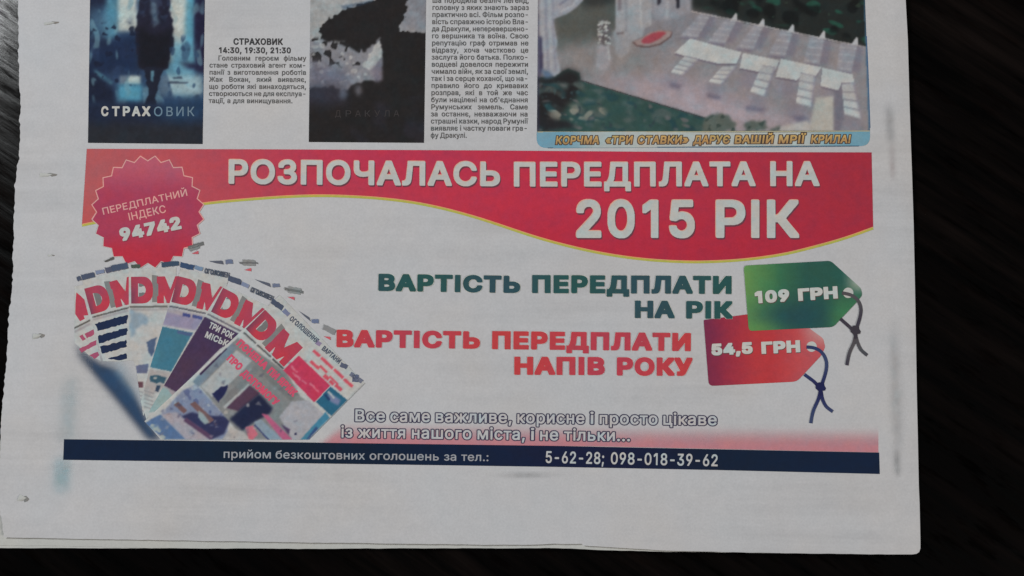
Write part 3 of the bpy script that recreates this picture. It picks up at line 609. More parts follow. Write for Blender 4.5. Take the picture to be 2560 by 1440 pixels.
class Ink:
    """collects lettering and flat ink shapes of one part, in pixels"""

    def __init__(self):
        self.v, self.f, self.c, self.n = [], [], [], 0

    def add(self, V, F, col):
        if not len(V):
            return
        self.v.append(V); self.f.append(np.asarray(F) + self.n)
        c = col(V[:, 0], V[:, 1]) if callable(col) else np.tile(np.asarray(col, float), (len(V), 1))
        self.c.append(c)
        self.n += len(V)

    def poly(self, pts, col):
        V, F = fill_poly(pts, 40)
        self.add(V, F, col)

    def line(self, pts, wd, col, jag=0.0):
        p = np.array(densify(pts, 6, False) if jag else pts, float)
        d = np.gradient(p, axis=0)
        d /= np.linalg.norm(d, axis=1)[:, None] + 1e-9
        nrm = np.stack([-d[:, 1], d[:, 0]], 1)
        wv = np.full(len(p), wd / 2.0) * (1 + jag * rng.uniform(-1, 1, len(p)))
        wv2 = np.full(len(p), wd / 2.0) * (1 + jag * rng.uniform(-1, 1, len(p)))
        V = np.concatenate([p + nrm * wv[:, None], p - nrm * wv2[:, None]])
        n = len(p)
        F = np.array([t for i in range(n - 1) for t in ((i, i + 1, n + i), (i + 1, n + i + 1, n + i))])
        a, b, c = V[F[:, 0]], V[F[:, 1]], V[F[:, 2]]
        cr = (b[:, 0] - a[:, 0]) * (c[:, 1] - a[:, 1]) - (b[:, 1] - a[:, 1]) * (c[:, 0] - a[:, 0])
        F = np.where((cr > 0)[:, None], F[:, ::-1], F)
        self.add(V, F, col)

    def text(self, s, base, cap, wt, col, grow=0.0, shear=0.0, track=0.0, shift=(0, 0), justify=None, cond=0.93,
             tol=0.35, skip=''):
        """base: baseline points; ink runs from the first to the last of them. cap: capital height in px"""
        base = np.array(base, float)
        seg = np.linalg.norm(np.diff(base, axis=0), axis=1)
        cum = np.concatenate([[0], np.cumsum(seg)])
        L = cum[-1]
        sy = cap / (CAP + 2 * wt)
        if justify is not None:                       # fixed letter width, gaps stretched
            words = s.split(' ')
            ww = [sum(advance(c) + 1.1 * wt for c in x) for x in words]
            sx = sy * cond
            tot = sum(ww) * sx
            n = max(1, len(words) - 1)
            gap = (L - tot) / n if justify else sy * cond * 0.30
            if justify and gap < 0.20 * sy:
                gap = 0.20 * sy
                sx *= (L - gap * n) / tot
            pos, x = [], 0.0
            for x_, wd in zip(words, ww):
                for c in x_:
                    pos.append((c, x)); x += (advance(c) + 1.1 * wt) * sx
                x += gap
            off = 0
        else:
            pos, x = [], 0.0
            for c in s:
                pos.append((c, x)); x += advance(c) + (1.1 if wt < .07 else 0.75) * wt + track
            g0 = glyph(s[0], wt, tol); g1 = glyph(s[-1], wt, tol)
            a, b = pos[0][1] + g0[2], pos[-1][1] + g1[3]
            sx = L / (b - a)
            off = a * sx
            pos = [(c, q * sx) for c, q in pos]
        for c, q in pos:
            if c == ' ' or c in skip:
                continue
            V, F, _, _ = glyph(c, round(wt + grow, 4), tol)
            yy = (V[:, 1] + wt) * sy
            u = V[:, 0] * sx + q - off + shear * yy
            uc = np.clip(u, 0, L)
            bx = np.interp(uc, cum, base[:, 0]); by = np.interp(uc, cum, base[:, 1])
            i = np.clip(np.searchsorted(cum, uc, side='right') - 1, 0, len(seg) - 1)
            d = (base[1:] - base[:-1])[i] / seg[i][:, None]
            px = bx + d[:, 0] * (u - uc) + d[:, 1] * yy + shift[0]
            py = by + d[:, 1] * (u - uc) - d[:, 0] * yy + shift[1]
            self.add(np.stack([px, py], 1), F, col)

    def build(self, name, layer, parent):
        V = np.concatenate(self.v)
        return link_mesh(name, P(V[:, 0], V[:, 1], LZ(layer)), np.concatenate(self.f), M_INK, parent,
                         ink(np.concatenate(self.c)), smooth=False)


# ------------------------------------------------------------------ painted pictures (small colour rasters worked out here)
def blur1(a, s):
    if s <= 0:
        return a
    r = int(3 * s) + 1
    k = np.exp(-0.5 * (np.arange(-r, r + 1) / s) ** 2); k /= k.sum()
    pad = [(r, r), (0, 0)] + [(0, 0)] * (a.ndim - 2)
    b = np.pad(a, pad, mode='edge')
    a = sum(k[i] * b[i:i + a.shape[0]] for i in range(2 * r + 1))
    b = np.pad(a, [(0, 0), (r, r)] + [(0, 0)] * (a.ndim - 2), mode='edge')
    return sum(k[i] * b[:, i:i + a.shape[1]] for i in range(2 * r + 1))


class Img:
    def __init__(self, x0, y0, x1, y1, bg, step=2.0):
        self.x0, self.y0, self.s = x0, y0, step
        self.crisp = 1.0
        self.w, self.h = int((x1 - x0) / step) + 1, int((y1 - y0) / step) + 1
        self.a = np.tile(np.array(bg, float), (self.h, self.w, 1))
        self.X, self.Y = np.meshgrid(x0 + np.arange(self.w) * step, y0 + np.arange(self.h) * step)

    def field(self, size, aspect=1.0, ang=0.0):
        """smooth random field, about -1..1, blobs of `size` px"""
        f = rng.normal(size=(self.h, self.w))
        r = blur1(f, max(0.6, size / self.s / 2))
        if aspect != 1.0:
            n = max(1, int(size * aspect / self.s / 2))
            dx, dy = math.cos(ang), math.sin(ang)
            acc = np.zeros_like(r)
            for k in range(-n, n + 1):
                acc += np.roll(np.roll(r, int(round(k * dx)), 1), int(round(k * dy)), 0)
            r = acc
        return r / (r.std() * 2)

    def mask(self, poly, blur=0.0, rough=0.0, rsize=8):
        X, Y = self.X, self.Y
        if rough:
            X = X + self.field(rsize) * rough; Y = Y + self.field(rsize) * rough
        m = inside(poly, X, Y).astype(float)
        return blur1(m, blur * self.crisp / self.s)

    def poly(self, pts, col, blur=1.2, alpha=1.0, rough=0.0, rsize=8):
        m = self.mask(pts, blur, rough, rsize)[..., None] * alpha
        self.a = self.a * (1 - m) + np.array(col, float) * m

    def ell(self, cx, cy, rx, ry, col, **k):
        t = np.linspace(0, 2 * np.pi, 28, endpoint=False)
        self.poly(np.stack([cx + rx * np.cos(t), cy + ry * np.sin(t)], 1), col, **k)

    def line(self, pts, wd, col, **k):
        for a, b in zip(pts[:-1], pts[1:]):
            a = np.array(a, float); b = np.array(b, float)
            d = (b - a) / (np.hypot(*(b - a)) + 1e-9)
            n = np.array([-d[1], d[0]]) * wd / 2
            self.poly([a + n, b + n, b - n, a - n], col, **k)

    def blotch(self, m, col, size, thr=0.0, soft=0.5, alpha=1.0, aspect=1.0, ang=0.0):
        f = smoothstep(thr, thr + soft, self.field(size, aspect, ang)) * alpha
        f = (f * m)[..., None]
        self.a = self.a * (1 - f) + np.array(col, float) * f

    def grain(self, amp, size, aspect=1.0, ang=0.0):
        self.a = self.a * (1 + amp * self.field(size, aspect, ang))[..., None]

    def at(self, px, py):
        u = np.clip((np.asarray(px) - self.x0) / self.s, 0, self.w - 1.001)
        v = np.clip((np.asarray(py) - self.y0) / self.s, 0, self.h - 1.001)
        i, j = v.astype(int), u.astype(int)
        fu, fv = (u - j)[:, None], (v - i)[:, None]
        a = self.a
        return np.clip((a[i, j] * (1 - fu) + a[i, j + 1] * fu) * (1 - fv) + (a[i + 1, j] * (1 - fu) + a[i + 1, j + 1] * fu) * fv, 0, 255)


# ================================================================== the table
def slab(name, x0, x1, y0, y1, z0, z1, mat):
    bm = bmesh.new()
    bmesh.ops.create_cube(bm, size=1)
    for v in bm.verts:
        v.co = ((x0 + x1) / 2 + v.co.x * (x1 - x0), (y0 + y1) / 2 + v.co.y * (y1 - y0), (z0 + z1) / 2 + v.co.z * (z1 - z0))
    bmesh.ops.bevel(bm, geom=bm.edges[:], offset=0.002, segments=2, affect='EDGES')
    me = bpy.data.meshes.new(name)
    bm.to_mesh(me); bm.free()
    me.materials.append(mat)
    o = bpy.data.objects.new(name, me)
    COL.objects.link(o)
    return o


TABLE_Z = -0.0026
table = slab("table_top", -0.65, 0.75, -0.40, 0.55, TABLE_Z - 0.03, TABLE_Z, M_TABLE)
table['kind'] = 'structure'
table['label'] = "nearly black wooden table top with fine diagonal grain under the newspaper"
table['category'] = "table"

# ================================================================== the newspaper
paper = bpy.data.objects.new("newspaper", None)
paper.empty_display_size = 0.05
COL.objects.link(paper)
paper['label'] = "printed newspaper page with a red subscription advert, lying on a dark wooden table"
paper['category'] = "newspaper"


def jag(pts, amp, step, along):
    """ragged edge: pts densified and shaken across the edge"""
    p = np.array(densify(pts, step, False))
    n = len(p)
    a = rng.normal(size=n) * amp
    a = np.convolve(a, [.25, .5, .25], 'same') + 1.3 * amp * np.convolve(rng.normal(size=n), np.ones(9) / 9, 'same')
    p[:, along] += a
    return [tuple(q) for q in p]


LEFT = [(50, -700), (50, -300), (46, 0), (44, 92), (49, 178), (51, 278), (49, 361), (47, 398), (37, 470), (36, 499), (35, 560), (33, 658),
        (30, 715), (26, 755), (20, 800), (20, 843), (15, 911), (9, 973), (4, 1043), (1, 1100), (-1, 1180), (-3, 1260), (4, 1300), (10, 1344)]
BOTTOM = [(10, 1344), (200, 1347), (380, 1350), (540, 1353), (689, 1355), (900, 1358), (1080, 1360.5), (1276, 1362), (1330, 1361.5), (1385, 1359.8),
          (1400, 1360.6), (1440, 1360), (1454, 1359.2), (1458, 1363.5), (1475, 1365), (1531, 1368.6), (1585, 1371.8), (1664, 1376.2), (1760, 1379), (1940, 1382.5), (2100, 1384.5), (2215, 1386)]
RIGHT = [(2215, 1386), (2280, 1386), (2291, 1384.5), (2298, 1380), (2301, 1371), (2301, 1352), (2299, 1260), (2297, 1215), (2294.5, 1090), (2292, 978),
         (2289, 800), (2287, 696), (2284, 558), (2280, 433), (2274, 267), (2269.6, 100), (2262, -40), (2240, -700)]


def sheet(name, outline, dz, damp, mat, thick=0.00008, step=26):
    V, F = fill_poly(outline, step)
    top = P(V[:, 0], V[:, 1], dz, damp)
    n = len(V)
    # boundary edges -> rim
    cnt = {}
    for f in F:
        for a, b in ((f[0], f[1]), (f[1], f[2]), (f[2], f[0])):
            cnt[(a, b)] = 1
    rim = [(a, b) for (a, b) in cnt if (b, a) not in cnt]
    low = top - np.array([0, 0, thick])
    faces = [tuple(f) for f in F] + [tuple(int(x) + n for x in f[::-1]) for f in F] + [(b, a, a + n, b + n) for a, b in rim]
    return link_mesh(name, np.concatenate([top, low]), faces, mat, paper, smooth=False)


left = jag(LEFT, 1.5, 4, 0)
bot = jag(BOTTOM, 0.35, 9, 1)
front = left + bot[1:] + RIGHT[1:]
fs = sheet("front_page", front, 0.0, 1.0, M_PAPER, step=12)
fs.data.polygons.foreach_set('use_smooth', [True] * len(fs.data.polygons))
md = fs.modifiers.new("crisp_rim", 'EDGE_SPLIT')
md.split_angle = math.radians(40)

# the sheets below: their feet show under the front page
shift_l = [(-0.5, 0), (3, 6), (1, -5), (2, 3), (0, -2)]
for k in range(5):
    L = [(x + (4 if y < 1000 else (-14 if y > 1150 else 0)) + shift_l[k][0] + k * 0.8, y) for x, y in LEFT[:-2]]
    L += [(-18 - 3 * k, 1300), (-20 - 3 * k, 1364 + min(k, 1) * 6)]
    if k == 0:
        B = [(-20, 1364), (120, 1364.5), (230, 1366.5), (320, 1369), (380, 1370.5), (745, 1371.8), (1100, 1370.5), (1276, 1370.8), (1361, 1370.3), (1420, 1371), (1478, 1374), (1585, 1377),
             (1664, 1379), (1760, 1380.2), (2000, 1383.5), (2215, 1386)]
    else:
        B = [(-20 - 3 * k, 1370), (380, 1371.2 - 0.5 * k), (745, 1372 - 0.6 * k), (1100, 1370.7 - .6 * k), (1400, 1370 - .6 * k), (1600, 1376 - .7 * k), (2215, 1385.5 - 0.5 * k)]
    R = [(x - 0.9 * (k + 1), y - (0.4 * k if y > 1370 else 0)) for x, y in RIGHT[1:]]
    o = sheet("inner_page", jag(L, 1.0, 6, 0) + jag(B, 0.4, 9, 1)[1:] + R, -0.00075 - 0.00026 * k, 1.0 - 0.17 * (k + 1), M_PAPER2, step=60)

PT = np.array(PAPER_TONE, float)

# ------------------------------------------------------------------ red banner
curve = [(2183, 567), (2108, 595), (1961, 633.6), (1851, 648), (1741, 653), (1630, 648), (1539, 637), (1447, 619), (1355, 595), (1300, 577),
         (1210, 546), (1119, 520), (1027, 501), (936, 491), (845, 486.5), (784, 485.5), (692, 489.5), (616, 495.6), (540, 502), (511, 505.5), (400, 522), (300, 540), (205, 560)]
ct = np.array(curve[::-1])


def spline(pts, n):
    p = np.array(pts, float)
    d = np.concatenate([[0], np.cumsum(np.linalg.norm(np.diff(p, axis=0), axis=1))])
    t = np.linspace(0, d[-1], n)
    q = np.stack([np.interp(t, d, p[:, 0]), np.interp(t, d, p[:, 1])], 1)
    for _ in range(6):
        q[1:-1] = (q[:-2] + 2 * q[1:-1] + q[2:]) / 4
    return q


cs = spline(curve, 110)


def banner_col(x, y):
    a = mixc((180, 84, 88), (186, 56, 76), (x - 230) / 520)
    a = mixc(a, (190, 44, 68), (x - 700) / 600)
    a = mixc(a, (166, 42, 60), (x - 1500) / 620)
    f = np.exp(-((x - 1000) / 260) ** 2 - ((y - 395) / 60) ** 2)
    a = mixc(a, (188, 46, 76), f * .7)
    f = smoothstep(440, 580, y) * smoothstep(700, 200, x)
    a = mixc(a, (188, 74, 74), f * .7)
    f = smoothstep(480, 640, y) * smoothstep(1100, 1400, x)
    return mixc(a, (180, 36, 58), f * .6)


ban = printed("advert_banner", [(217, 372), (700, 373.5), (1200, 376), (1700, 380), (2179, 381), (2181, 470)] + [tuple(q) for q in cs], banner_col, 3, paper, 16)
ye = Ink()
# outer yellow-green rim of the banner's wavy foot
ye.line([tuple(q + np.array([0, 3.4])) for q in cs], 6.4, (176, 172, 72))
ye.build("banner_rim", 1, ban)
ye = Ink()
ye.line([tuple(q + np.array([0, 0.6])) for q in cs], 2.2, (214, 150, 96))
ye.build("banner_rim", 4, ban)

WHITE = (190, 190, 186)
words = [("РОЗПОЧАЛАСЬ", [(572, 459.5), (900, 463), (1250, 466)], 61),
         ("ПЕРЕДПЛАТА", [(1285, 466.5), (1600, 466.3), (1889, 465.5)], 61),
         ("НА", [(1926, 465.5), (2049, 465.3)], 61.5),
         ("2015", [(1441, 595), (1737, 595)], 95), ("РІК", [(1790, 595), (1998, 595)], 95)]
W1 = 0.034
for part, rows in (("headline", words[:3]), ("headline", words[3:])):
    a, b, c = Ink(), Ink(), Ink()
    for s, base, cap in rows:
        c.text(s, base, cap, W1, (112, 58, 72), grow=0.006, shift=(1.8, 3.4), tol=.5)
        b.text(s, base, cap, W1, (226, 160, 140), grow=0.006, shift=(-1.0, -1.3), tol=.5)
        a.text(s, base, cap, W1, lambda x, y: mixc((186, 187, 184), (194, 194, 190), (y % 61) / 61))
    o = a.build(part, 8, ban)
    sh = c.build("headline_shadow", 5, ban)
    li = b.build("headline_edge", 6, ban)

# ------------------------------------------------------------------ starburst badge
bc = np.array([369.5, 530.0])
star, rim_pts = [], []
for k in range(48):
    a = math.radians(7.4 + 7.5 * k)
    r = 140.5 if k % 2 == 0 else 127.5
    star.append(tuple(bc + r * np.array([math.sin(a), -math.cos(a)])))


def badge_col(x, y):
    a = mixc((184, 84, 104), (170, 56, 84), smoothstep(400, 500, y))
    return mixc(a, (182, 42, 62), smoothstep(560, 640, y))


bd = printed("starburst_badge", star, badge_col, 6, paper, 12)
rm = Ink()
big = [tuple(bc + (np.array(q) - bc) * 1.004) for q in star]
rm.line(big[-14:] + big[:18], 3.2, (222, 150, 144))
rm.line(big[17:35], 1.8, (200, 180, 176))
rm.build("badge_outline", 7, bd)
t = Ink()
t.text("ПЕРЕДПЛАТНИЙ", [(258.5, 537), (469, 489)], 17.5, 0.016, (220, 152, 146), cond=1)
t.text("ІНДЕКС", [(324, 551.5), (416, 531)], 19.5, 0.016, (220, 152, 146))
t.build("badge_text", 8, bd)
t = Ink()
t.text("94742", [(303, 604), (455, 572)], 33, 0.07, (146, 52, 70), grow=.006, shift=(1.4, 2.2), tol=.5)
t.build("badge_number_shadow", 7, bd)
t = Ink()
t.text("94742", [(303, 604), (455, 572)], 33, 0.07, WHITE)
t.build("badge_number", 9, bd)

# ------------------------------------------------------------------ subscription price lines
WB = 0.067
GREEN = lambda x, y: mixc((44, 92, 90), (52, 84, 96), 0.5 + 0.5 * np.sin(x / 61))
REDC = lambda x, y: mixc((190, 58, 62), (184, 58, 74), 0.5 + 0.5 * np.sin(x / 83 + 2))
p1 = Ink(); h1 = Ink()
for s, base, cap in (("ВАРТІСТЬ", [(945.5, 727.5), (1300.5, 733)], 43.5), ("ПЕРЕДПЛАТИ", [(1330, 732.8), (1829, 735.3)], 45.5),
                     ("НА", [(1587, 795.3), (1686.5, 796)], 44), ("РІК", [(1715, 796.8), (1831.5, 797.2)], 44.5)):
    p1.text(s, base, cap, WB, GREEN)
    h1.text(s, base, cap, WB, (210, 208, 194), grow=.012, tol=.5)
yr = p1.build("yearly_price_line", 9, paper)
h1.build("letter_outline", 8, yr)
p2 = Ink(); h2 = Ink()
for s, base, cap in (("ВАРТІСТЬ", [(841, 868), (1200, 872.3)], 44), ("ПЕРЕДПЛАТИ", [(1230, 873), (1727, 878)], 45.5),
                     ("НАПІВ", [(1285.5, 937), (1512, 938)], 45.5), ("РОКУ", [(1542, 939), (1731, 940)], 46)):
    p2.text(s, base, cap, WB, REDC)
    h2.text(s, base, cap, WB, (210, 192, 186), grow=.010, tol=.5)
hy = p2.build("half_year_price_line", 9, paper)
h2.build("letter_outline", 8, hy)


# ------------------------------------------------------------------ price tags
def rounded(pts, rad):
    out = []
    n = len(pts)
    for i, p in enumerate(pts):
        r = rad[i] if hasattr(rad, '__len__') else rad
        p = np.array(p, float)
        if r <= 0:
            out.append(tuple(p)); continue
        a = np.array(pts[i - 1], float) - p; b = np.array(pts[(i + 1) % n], float) - p
        a /= np.hypot(*a); b /= np.hypot(*b)
        for t in np.linspace(0, 1, 6):
            out.append(tuple((p + a * r) * (1 - t) ** 2 + 2 * p * t * (1 - t) + (p + b * r) * t * t))
    return out


def circle(c, r, n=28):
    t = np.linspace(0, 2 * np.pi, n, endpoint=False)
    return [(c[0] + r * math.cos(q), c[1] + r * math.sin(q)) for q in t]


def tag_part(poly, col, eye, texts, strings, knot, scol, layer, lbl):
    tg = printed("price_tag", poly, col, layer, paper, 10)
    tg['label'] = lbl
    e = Ink(); e.poly(circle(eye, 13), (190, 190, 186)); e.build("eyelet", layer + 2, tg)
    s = Ink(); a = Ink()
    for q in texts:
        s.text(*q, .075, (96, 72, 70), grow=.008, shift=(1.0, 1.6), tol=.5)
        a.text(*q, .075, (196, 196, 192))
    s.build("price_shadow", layer + 1, tg); a.build("price", layer + 3, tg)
    for i, q in enumerate(strings):
        k = Ink()
        c = spline(q, 40)
        k.line([tuple(v) for v in c], 8.6, scol)
        k.poly(circle(c[-1], 4.4, 12), scol) if False else None
        k.build("string", layer + 4 + i, tg)
    k = Ink()
    k.poly([(knot[0] + x, knot[1] + y) for x, y in ((-13, -7), (-5, -12), (8, -13), (9, -4), (13, 2), (11, 8), (5, 9), (4, 20), (-3, 22), (-6, 10), (-13, 3))], scol(np.array([knot[0]]), np.array([knot[1]]))[0] * 0.9)
    k.build("knot", layer + 6, tg)
    return tg


def green_col(x, y):
    a = mixc((104, 152, 80), (62, 122, 82), (x - 1860) / 90)
    a = mixc(a, (46, 96, 84), (x - 1935) / 80)
    f = np.exp(-((x - 1985) / 90) ** 2 - ((y - 790) / 45) ** 2)
    a = mixc(a, (38, 80, 92), f * .8)
    a = mixc(a, (66, 128, 84), smoothstep(2050, 2110, x) * smoothstep(700, 790, y))
    f = smoothstep(2100, 2150, x) * smoothstep(745, 705, y)
    a = mixc(a, (160, 170, 154), f)
    return mixc(a, (98, 150, 78), smoothstep(790, 826, y) * smoothstep(1990, 1880, x) * .7)


def red_col(x, y):
    a = mixc((124, 42, 74), (150, 42, 66), (x - 1765) / 50)
    a = mixc(a, (184, 52, 58), (x - 1800) / 90)
    a = mixc(a, (188, 74, 80), (x - 1930) / 80)
    f = smoothstep(1985, 2060, x) * smoothstep(890, 820, y)
    return mixc(a, (194, 150, 146), f)


gs = lambda x, y: mixc((64, 58, 72), (84, 80, 84), 0.5 + 0.5 * np.sin(y / 19))
bs = lambda x, y: mixc((40, 42, 96), (62, 76, 118), 0.5 + 0.5 * np.sin(y / 23))
tag_part(rounded([(1759, 800), (1868, 786), (2024, 821), (2058, 846), (2063, 868), (2052, 890), (1992, 954), (1772, 965)], [3, 0, 0, 6, 6, 4, 12, 12]),
         red_col, (2029, 866.5), [("54,5", [(1779, 889), (1882, 884)], 29.5), ("ГРН", [(1904, 885), (2001, 880.5)], 30.5)],
         [[(2016, 867.5), (2040, 869), (2059, 883), (2068, 905), (2066, 927), (2056, 958), (2052, 968), (2048, 996), (2032, 1027), (2027, 1058)],
          [(2011, 936), (2037, 955), (2052, 974), (2056, 999), (2065, 1017), (2082, 1029)]], (2052, 968), bs, 4, "printed red price tag with blue string")
tag_part(rounded([(1859, 664), (2077, 652), (2152, 720), (2156, 737), (2143, 754), (2083, 817.5), (1872, 827.5)], [10, 8, 6, 6, 3, 10, 10]),
         green_col, (2120.5, 732), [("109", [(1888, 759), (1974, 753.5)], 31), ("ГРН", [(1996, 752.5), (2095, 746)], 31)],
         [[(2105, 732.5), (2127, 735.6), (2146, 749), (2154, 770), (2151, 792), (2140, 824), (2137, 855), (2123, 880), (2117, 913)],
          [(2101, 797), (2124, 817), (2138, 833), (2143, 855), (2152, 875), (2168, 888)]], (2139, 826), gs, 10, "printed green price tag with grey string")

# ------------------------------------------------------------------ pink band, slogan, dark blue telephone bar
printed("pink_band", [(780, 1040), (1500, 1046), (2196, 1056), (2196, 1131), (1500, 1116), (780, 1107)], (208, 126, 138), 1, paper, 12,
        alpha=lambda x, y: 0.72 * smoothstep(1052 + (x - 800) * .008, 1108 + (x - 800) * .014, y) * smoothstep(795 + (1107 - y) * 1.0, 830 + (1107 - y) * 1.0, x))
for rows in ([("Все", 170, 358), ("саме", 390, 640), ("важливе,", 675, 1152), ("корисне", 1187, 1610), ("і", 1645, 1667), ("просто", 1703, 2068), ("цікаве", 2103, 2440)],
             [("із", 82, 155), ("життя", 187, 485), ("нашого", 525, 900), ("міста,", 937, 1235), ("і", 1271, 1294), ("не", 1330, 1445), ("тільки...", 1480, 1895)]):
    o1, o2 = Ink(), Ink()
    first = rows[0][0] == "Все"
    for s, a, b in rows:
        xa, xb = 820 + a / 2.51, 820 + b / 2.51
        f = (lambda x: 1053.8 + (x - 887) * 0.011) if first else (lambda x: 1094.4 + (x - 852) * 0.0132)
        base = [(xa, f(xa)), (xb, f(xb))]
        o1.text(s, base, 31, .030, (58, 54, 84), grow=.052)
        o2.text(s, base, 31, .030, (188, 186, 188), grow=-.004)
    sl = o2.build("slogan_line", 4, paper)
    o1.build("slogan_outline", 3, sl)

top = [(160, 1098), (480, 1102), (820, 1107), (1378, 1114.5), (1780, 1123), (2198, 1131.5)]
botm = [(2199.5, 1185), (1790, 1175), (1378, 1167), (820, 1159), (480, 1154), (158, 1149.5)]
bar = printed("telephone_bar", top + botm, lambda x, y: mixc(mixc((20, 36, 56), (19, 36, 66), 0.5 + .5 * np.sin(x / 150)), (26, 32, 66), np.exp(-((x - 1500) / 260) ** 2)), 2, paper, 20)
t = Ink()
for s, xa, xb in (("прийом", 559, 677), ("безкоштовних", 689, 912), ("оголошень", 924, 1097), ("за", 1110, 1140.5), ("тел.:", 1153, 1221)):
    f = lambda x: 1144.8 + (x - 558) * 0.0124
    t.text(s, [(xa, f(xa)), (xb, f(xb))], 21, .014, (160, 160, 166))
t.build("telephone_text", 4, bar)
t = Ink()
t.text("5-62-28;", [(1364, 1157.5), (1510, 1160.5)], 30, .022, (188, 188, 188))
t.text("098-018-39-62", [(1527, 1160.5), (1794, 1166)], 30, .022, (188, 188, 188))
t.build("telephone_number", 4, bar)

# ------------------------------------------------------------------ film listings
BODY = (92, 90, 90)
t = Ink()
t.text("СТРАХОВИК", [(583.5, 112), (707, 112.5)], 16.5, .042, (62, 60, 62))
t.text("14:30, 19:30, 21:30", [(547.5, 133), (727, 133.5)], 15, .042, (66, 64, 66))
b1 = ["Головним героєм фільму", "стане страховий агент ком-", "панії з виготовлення роботів", "Жак Вокан, який виявляє,", "що роботи які винаходяться,",
      "створюються не для експлуа-", "тації, а для винищування."]
for i, s in enumerate(b1):
    y = 151.3 + 17.75 * i
    xa, xb = (545 if i == 0 else 523.5 - .3 * i), (766 if i < 6 else 732)
    t.text(s, [(xa, y), (xb, y + .6)], 12.8, .024, BODY, justify=True, cond=.98, tol=.6)
t.build("film_listing", 1, paper)
t = Ink()
b2 = ["ша породила безліч легенд,", "головну з яких знають зараз", "практично всі. Фільм розпо-", "вість справжню історію Вла-", "да Дракули, неперевершено-",
      "го вершника та воїна. Свою", "репутацію граф отримав не", "відразу, хоча частково це", "заслуга його батька. Полко-", "водцеві довелося пережити",
      "чимало війн, як за свої землі,", "так і за серце коханої, що на-", "правило його до кривавих", "розправ, які в той же час", "були націлені на об'єднання",
      "Румунських земель. Саме", "за останнє, незважаючи на", "страшні казки, народ Румунії", "виявляє і частку поваги гра-", "фу Дракулі."]
for i, s in enumerate(b2):
    y = 7.2 + 17.75 * i
    xa = 1080.5 - .22 * i
    xb = 1323 - .18 * i if i < 19 else 1168
    t.text(s, [(xa, y), (xb, y + .3)], 13.2, .024, BODY, justify=True, cond=.98, tol=.6)
t.build("film_listing", 1, paper)

# ------------------------------------------------------------------ blue film poster (a plain stand-in street scene)
im = Img(214, -64, 516, 364, (48, 74, 110))
full = np.ones_like(im.X)
im.poly([(210, -70), (300, -70), (300, 45), (262, 150), (250, 250), (210, 260)], (30, 38, 66), blur=8)
im.poly([(292, -70), (345, -70), (345, 70), (330, 78), (292, 80)], (186, 194, 190), blur=5)
im.poly([(386, -70), (478, -70), (470, 90), (450, 140), (410, 130), (392, 60)], (186, 194, 190), blur=6)
im.poly([(282, -70), (296, -70), (292, 90), (270, 110), (255, 60)], (98, 172, 200), blur=6, alpha=.9)
im.poly([(470, -70), (490, -70), (484, 180), (466, 190), (462, 90)], (100, 182, 210), blur=5, alpha=.9)
im.poly([(488, -70), (520, -70), (516, 185), (490, 175), (484, 110)], (34, 32, 62), blur=4)
im.poly([(222, 20), (275, 24), (280, 90), (222, 100)], (84, 132, 166), blur=12, alpha=.7)
im.poly([(222, 110), (345, 84), (350, 180), (222, 190)], (30, 46, 80), blur=9)
im.poly([(400, 110), (480, 100), (486, 240), (400, 236)], (110, 172, 198), blur=9, alpha=.9)
im.poly([(404, 118), (432, 110), (430, 155), (406, 155)], (166, 182, 182), blur=5)
im.poly([(300, 190), (352, 190), (350, 212), (298, 208)], (178, 194, 192), blur=3)
im.poly([(296, 212), (356, 210), (354, 255), (290, 250)], (90, 172, 204), blur=6)
im.poly([(400, 188), (480, 188), (508, 190), (508, 240), (400, 236)], (154, 182, 192), blur=7)
im.poly([(232, 172), (246, 180), (284, 206), (276, 212), (250, 196)], (92, 160, 184), blur=3)
im.poly([(450, 155), (512, 160), (512, 180), (470, 172)], (38, 40, 72), blur=5)
im.poly([(222, 180), (262, 196), (292, 230), (290, 262), (222, 264)], (26, 34, 58), blur=8)
im.blotch(im.mask([(222, -60), (512, -60), (510, 262), (222, 262)], 6), (44, 66, 104), 22, .3, .5, .55, 2.2, math.pi / 2)
im.blotch(im.mask([(222, -60), (512, -60), (510, 262), (222, 262)], 6), (120, 168, 186), 14, .55, .4, .55, 2.4, math.pi / 2)
# one plain dark upright form in the middle of the street
im.poly([(352, -70), (402, -70), (424, 8), (434, 60), (434, 110), (420, 170), (412, 176), (346, 172), (340, 120), (338, 80), (346, 20)], (34, 34, 54), blur=1.6, rough=3)
im.poly([(346, 66), (380, 84), (408, 82), (432, 64), (422, 172), (344, 170)], (24, 24, 34), blur=7)
im.poly([(360, 168), (408, 168), (398, 210), (388, 246), (394, 262), (360, 262), (372, 236), (366, 200)], (30, 34, 52), blur=1.2, rough=2)
im.poly([(378, 176), (386, 178), (382, 206), (377, 200)], (92, 142, 166), blur=1.5)
im.poly([(376, -30), (396, -34), (392, 20), (398, 58), (386, 70), (378, 30)], (92, 116, 138), blur=3, alpha=.8, rough=3)
im.blotch(im.mask([(350, -40), (425, -40), (428, 60), (350, 60)], 5), (48, 58, 86), 9, .2, .5, .7)
im.poly([(214, 258), (516, 258), (516, 370), (214, 370)], (30, 40, 66), blur=7)
im.poly([(214, 306), (516, 308), (516, 370), (214, 370)], (40, 42, 50), blur=12)
im.poly([(400, 256), (512, 256), (512, 300), (410, 300)], (42, 78, 116), blur=14, alpha=.8)
im.line([(432, 195), (456, 194)], 5, (70, 84, 104), blur=1.5)
im.line([(422, 206), (470, 207)], 5, (70, 84, 104), blur=1.5)
im.blotch(im.mask([(228, 60), (345, 60), (345, 250), (228, 250)], 5), (24, 32, 58), 8, .45, .4, .8)
im.blotch(im.mask([(420, 90), (508, 90), (508, 250), (420, 250)], 5), (44, 70, 106), 9, .4, .4, .7, 1.8, math.pi / 2)
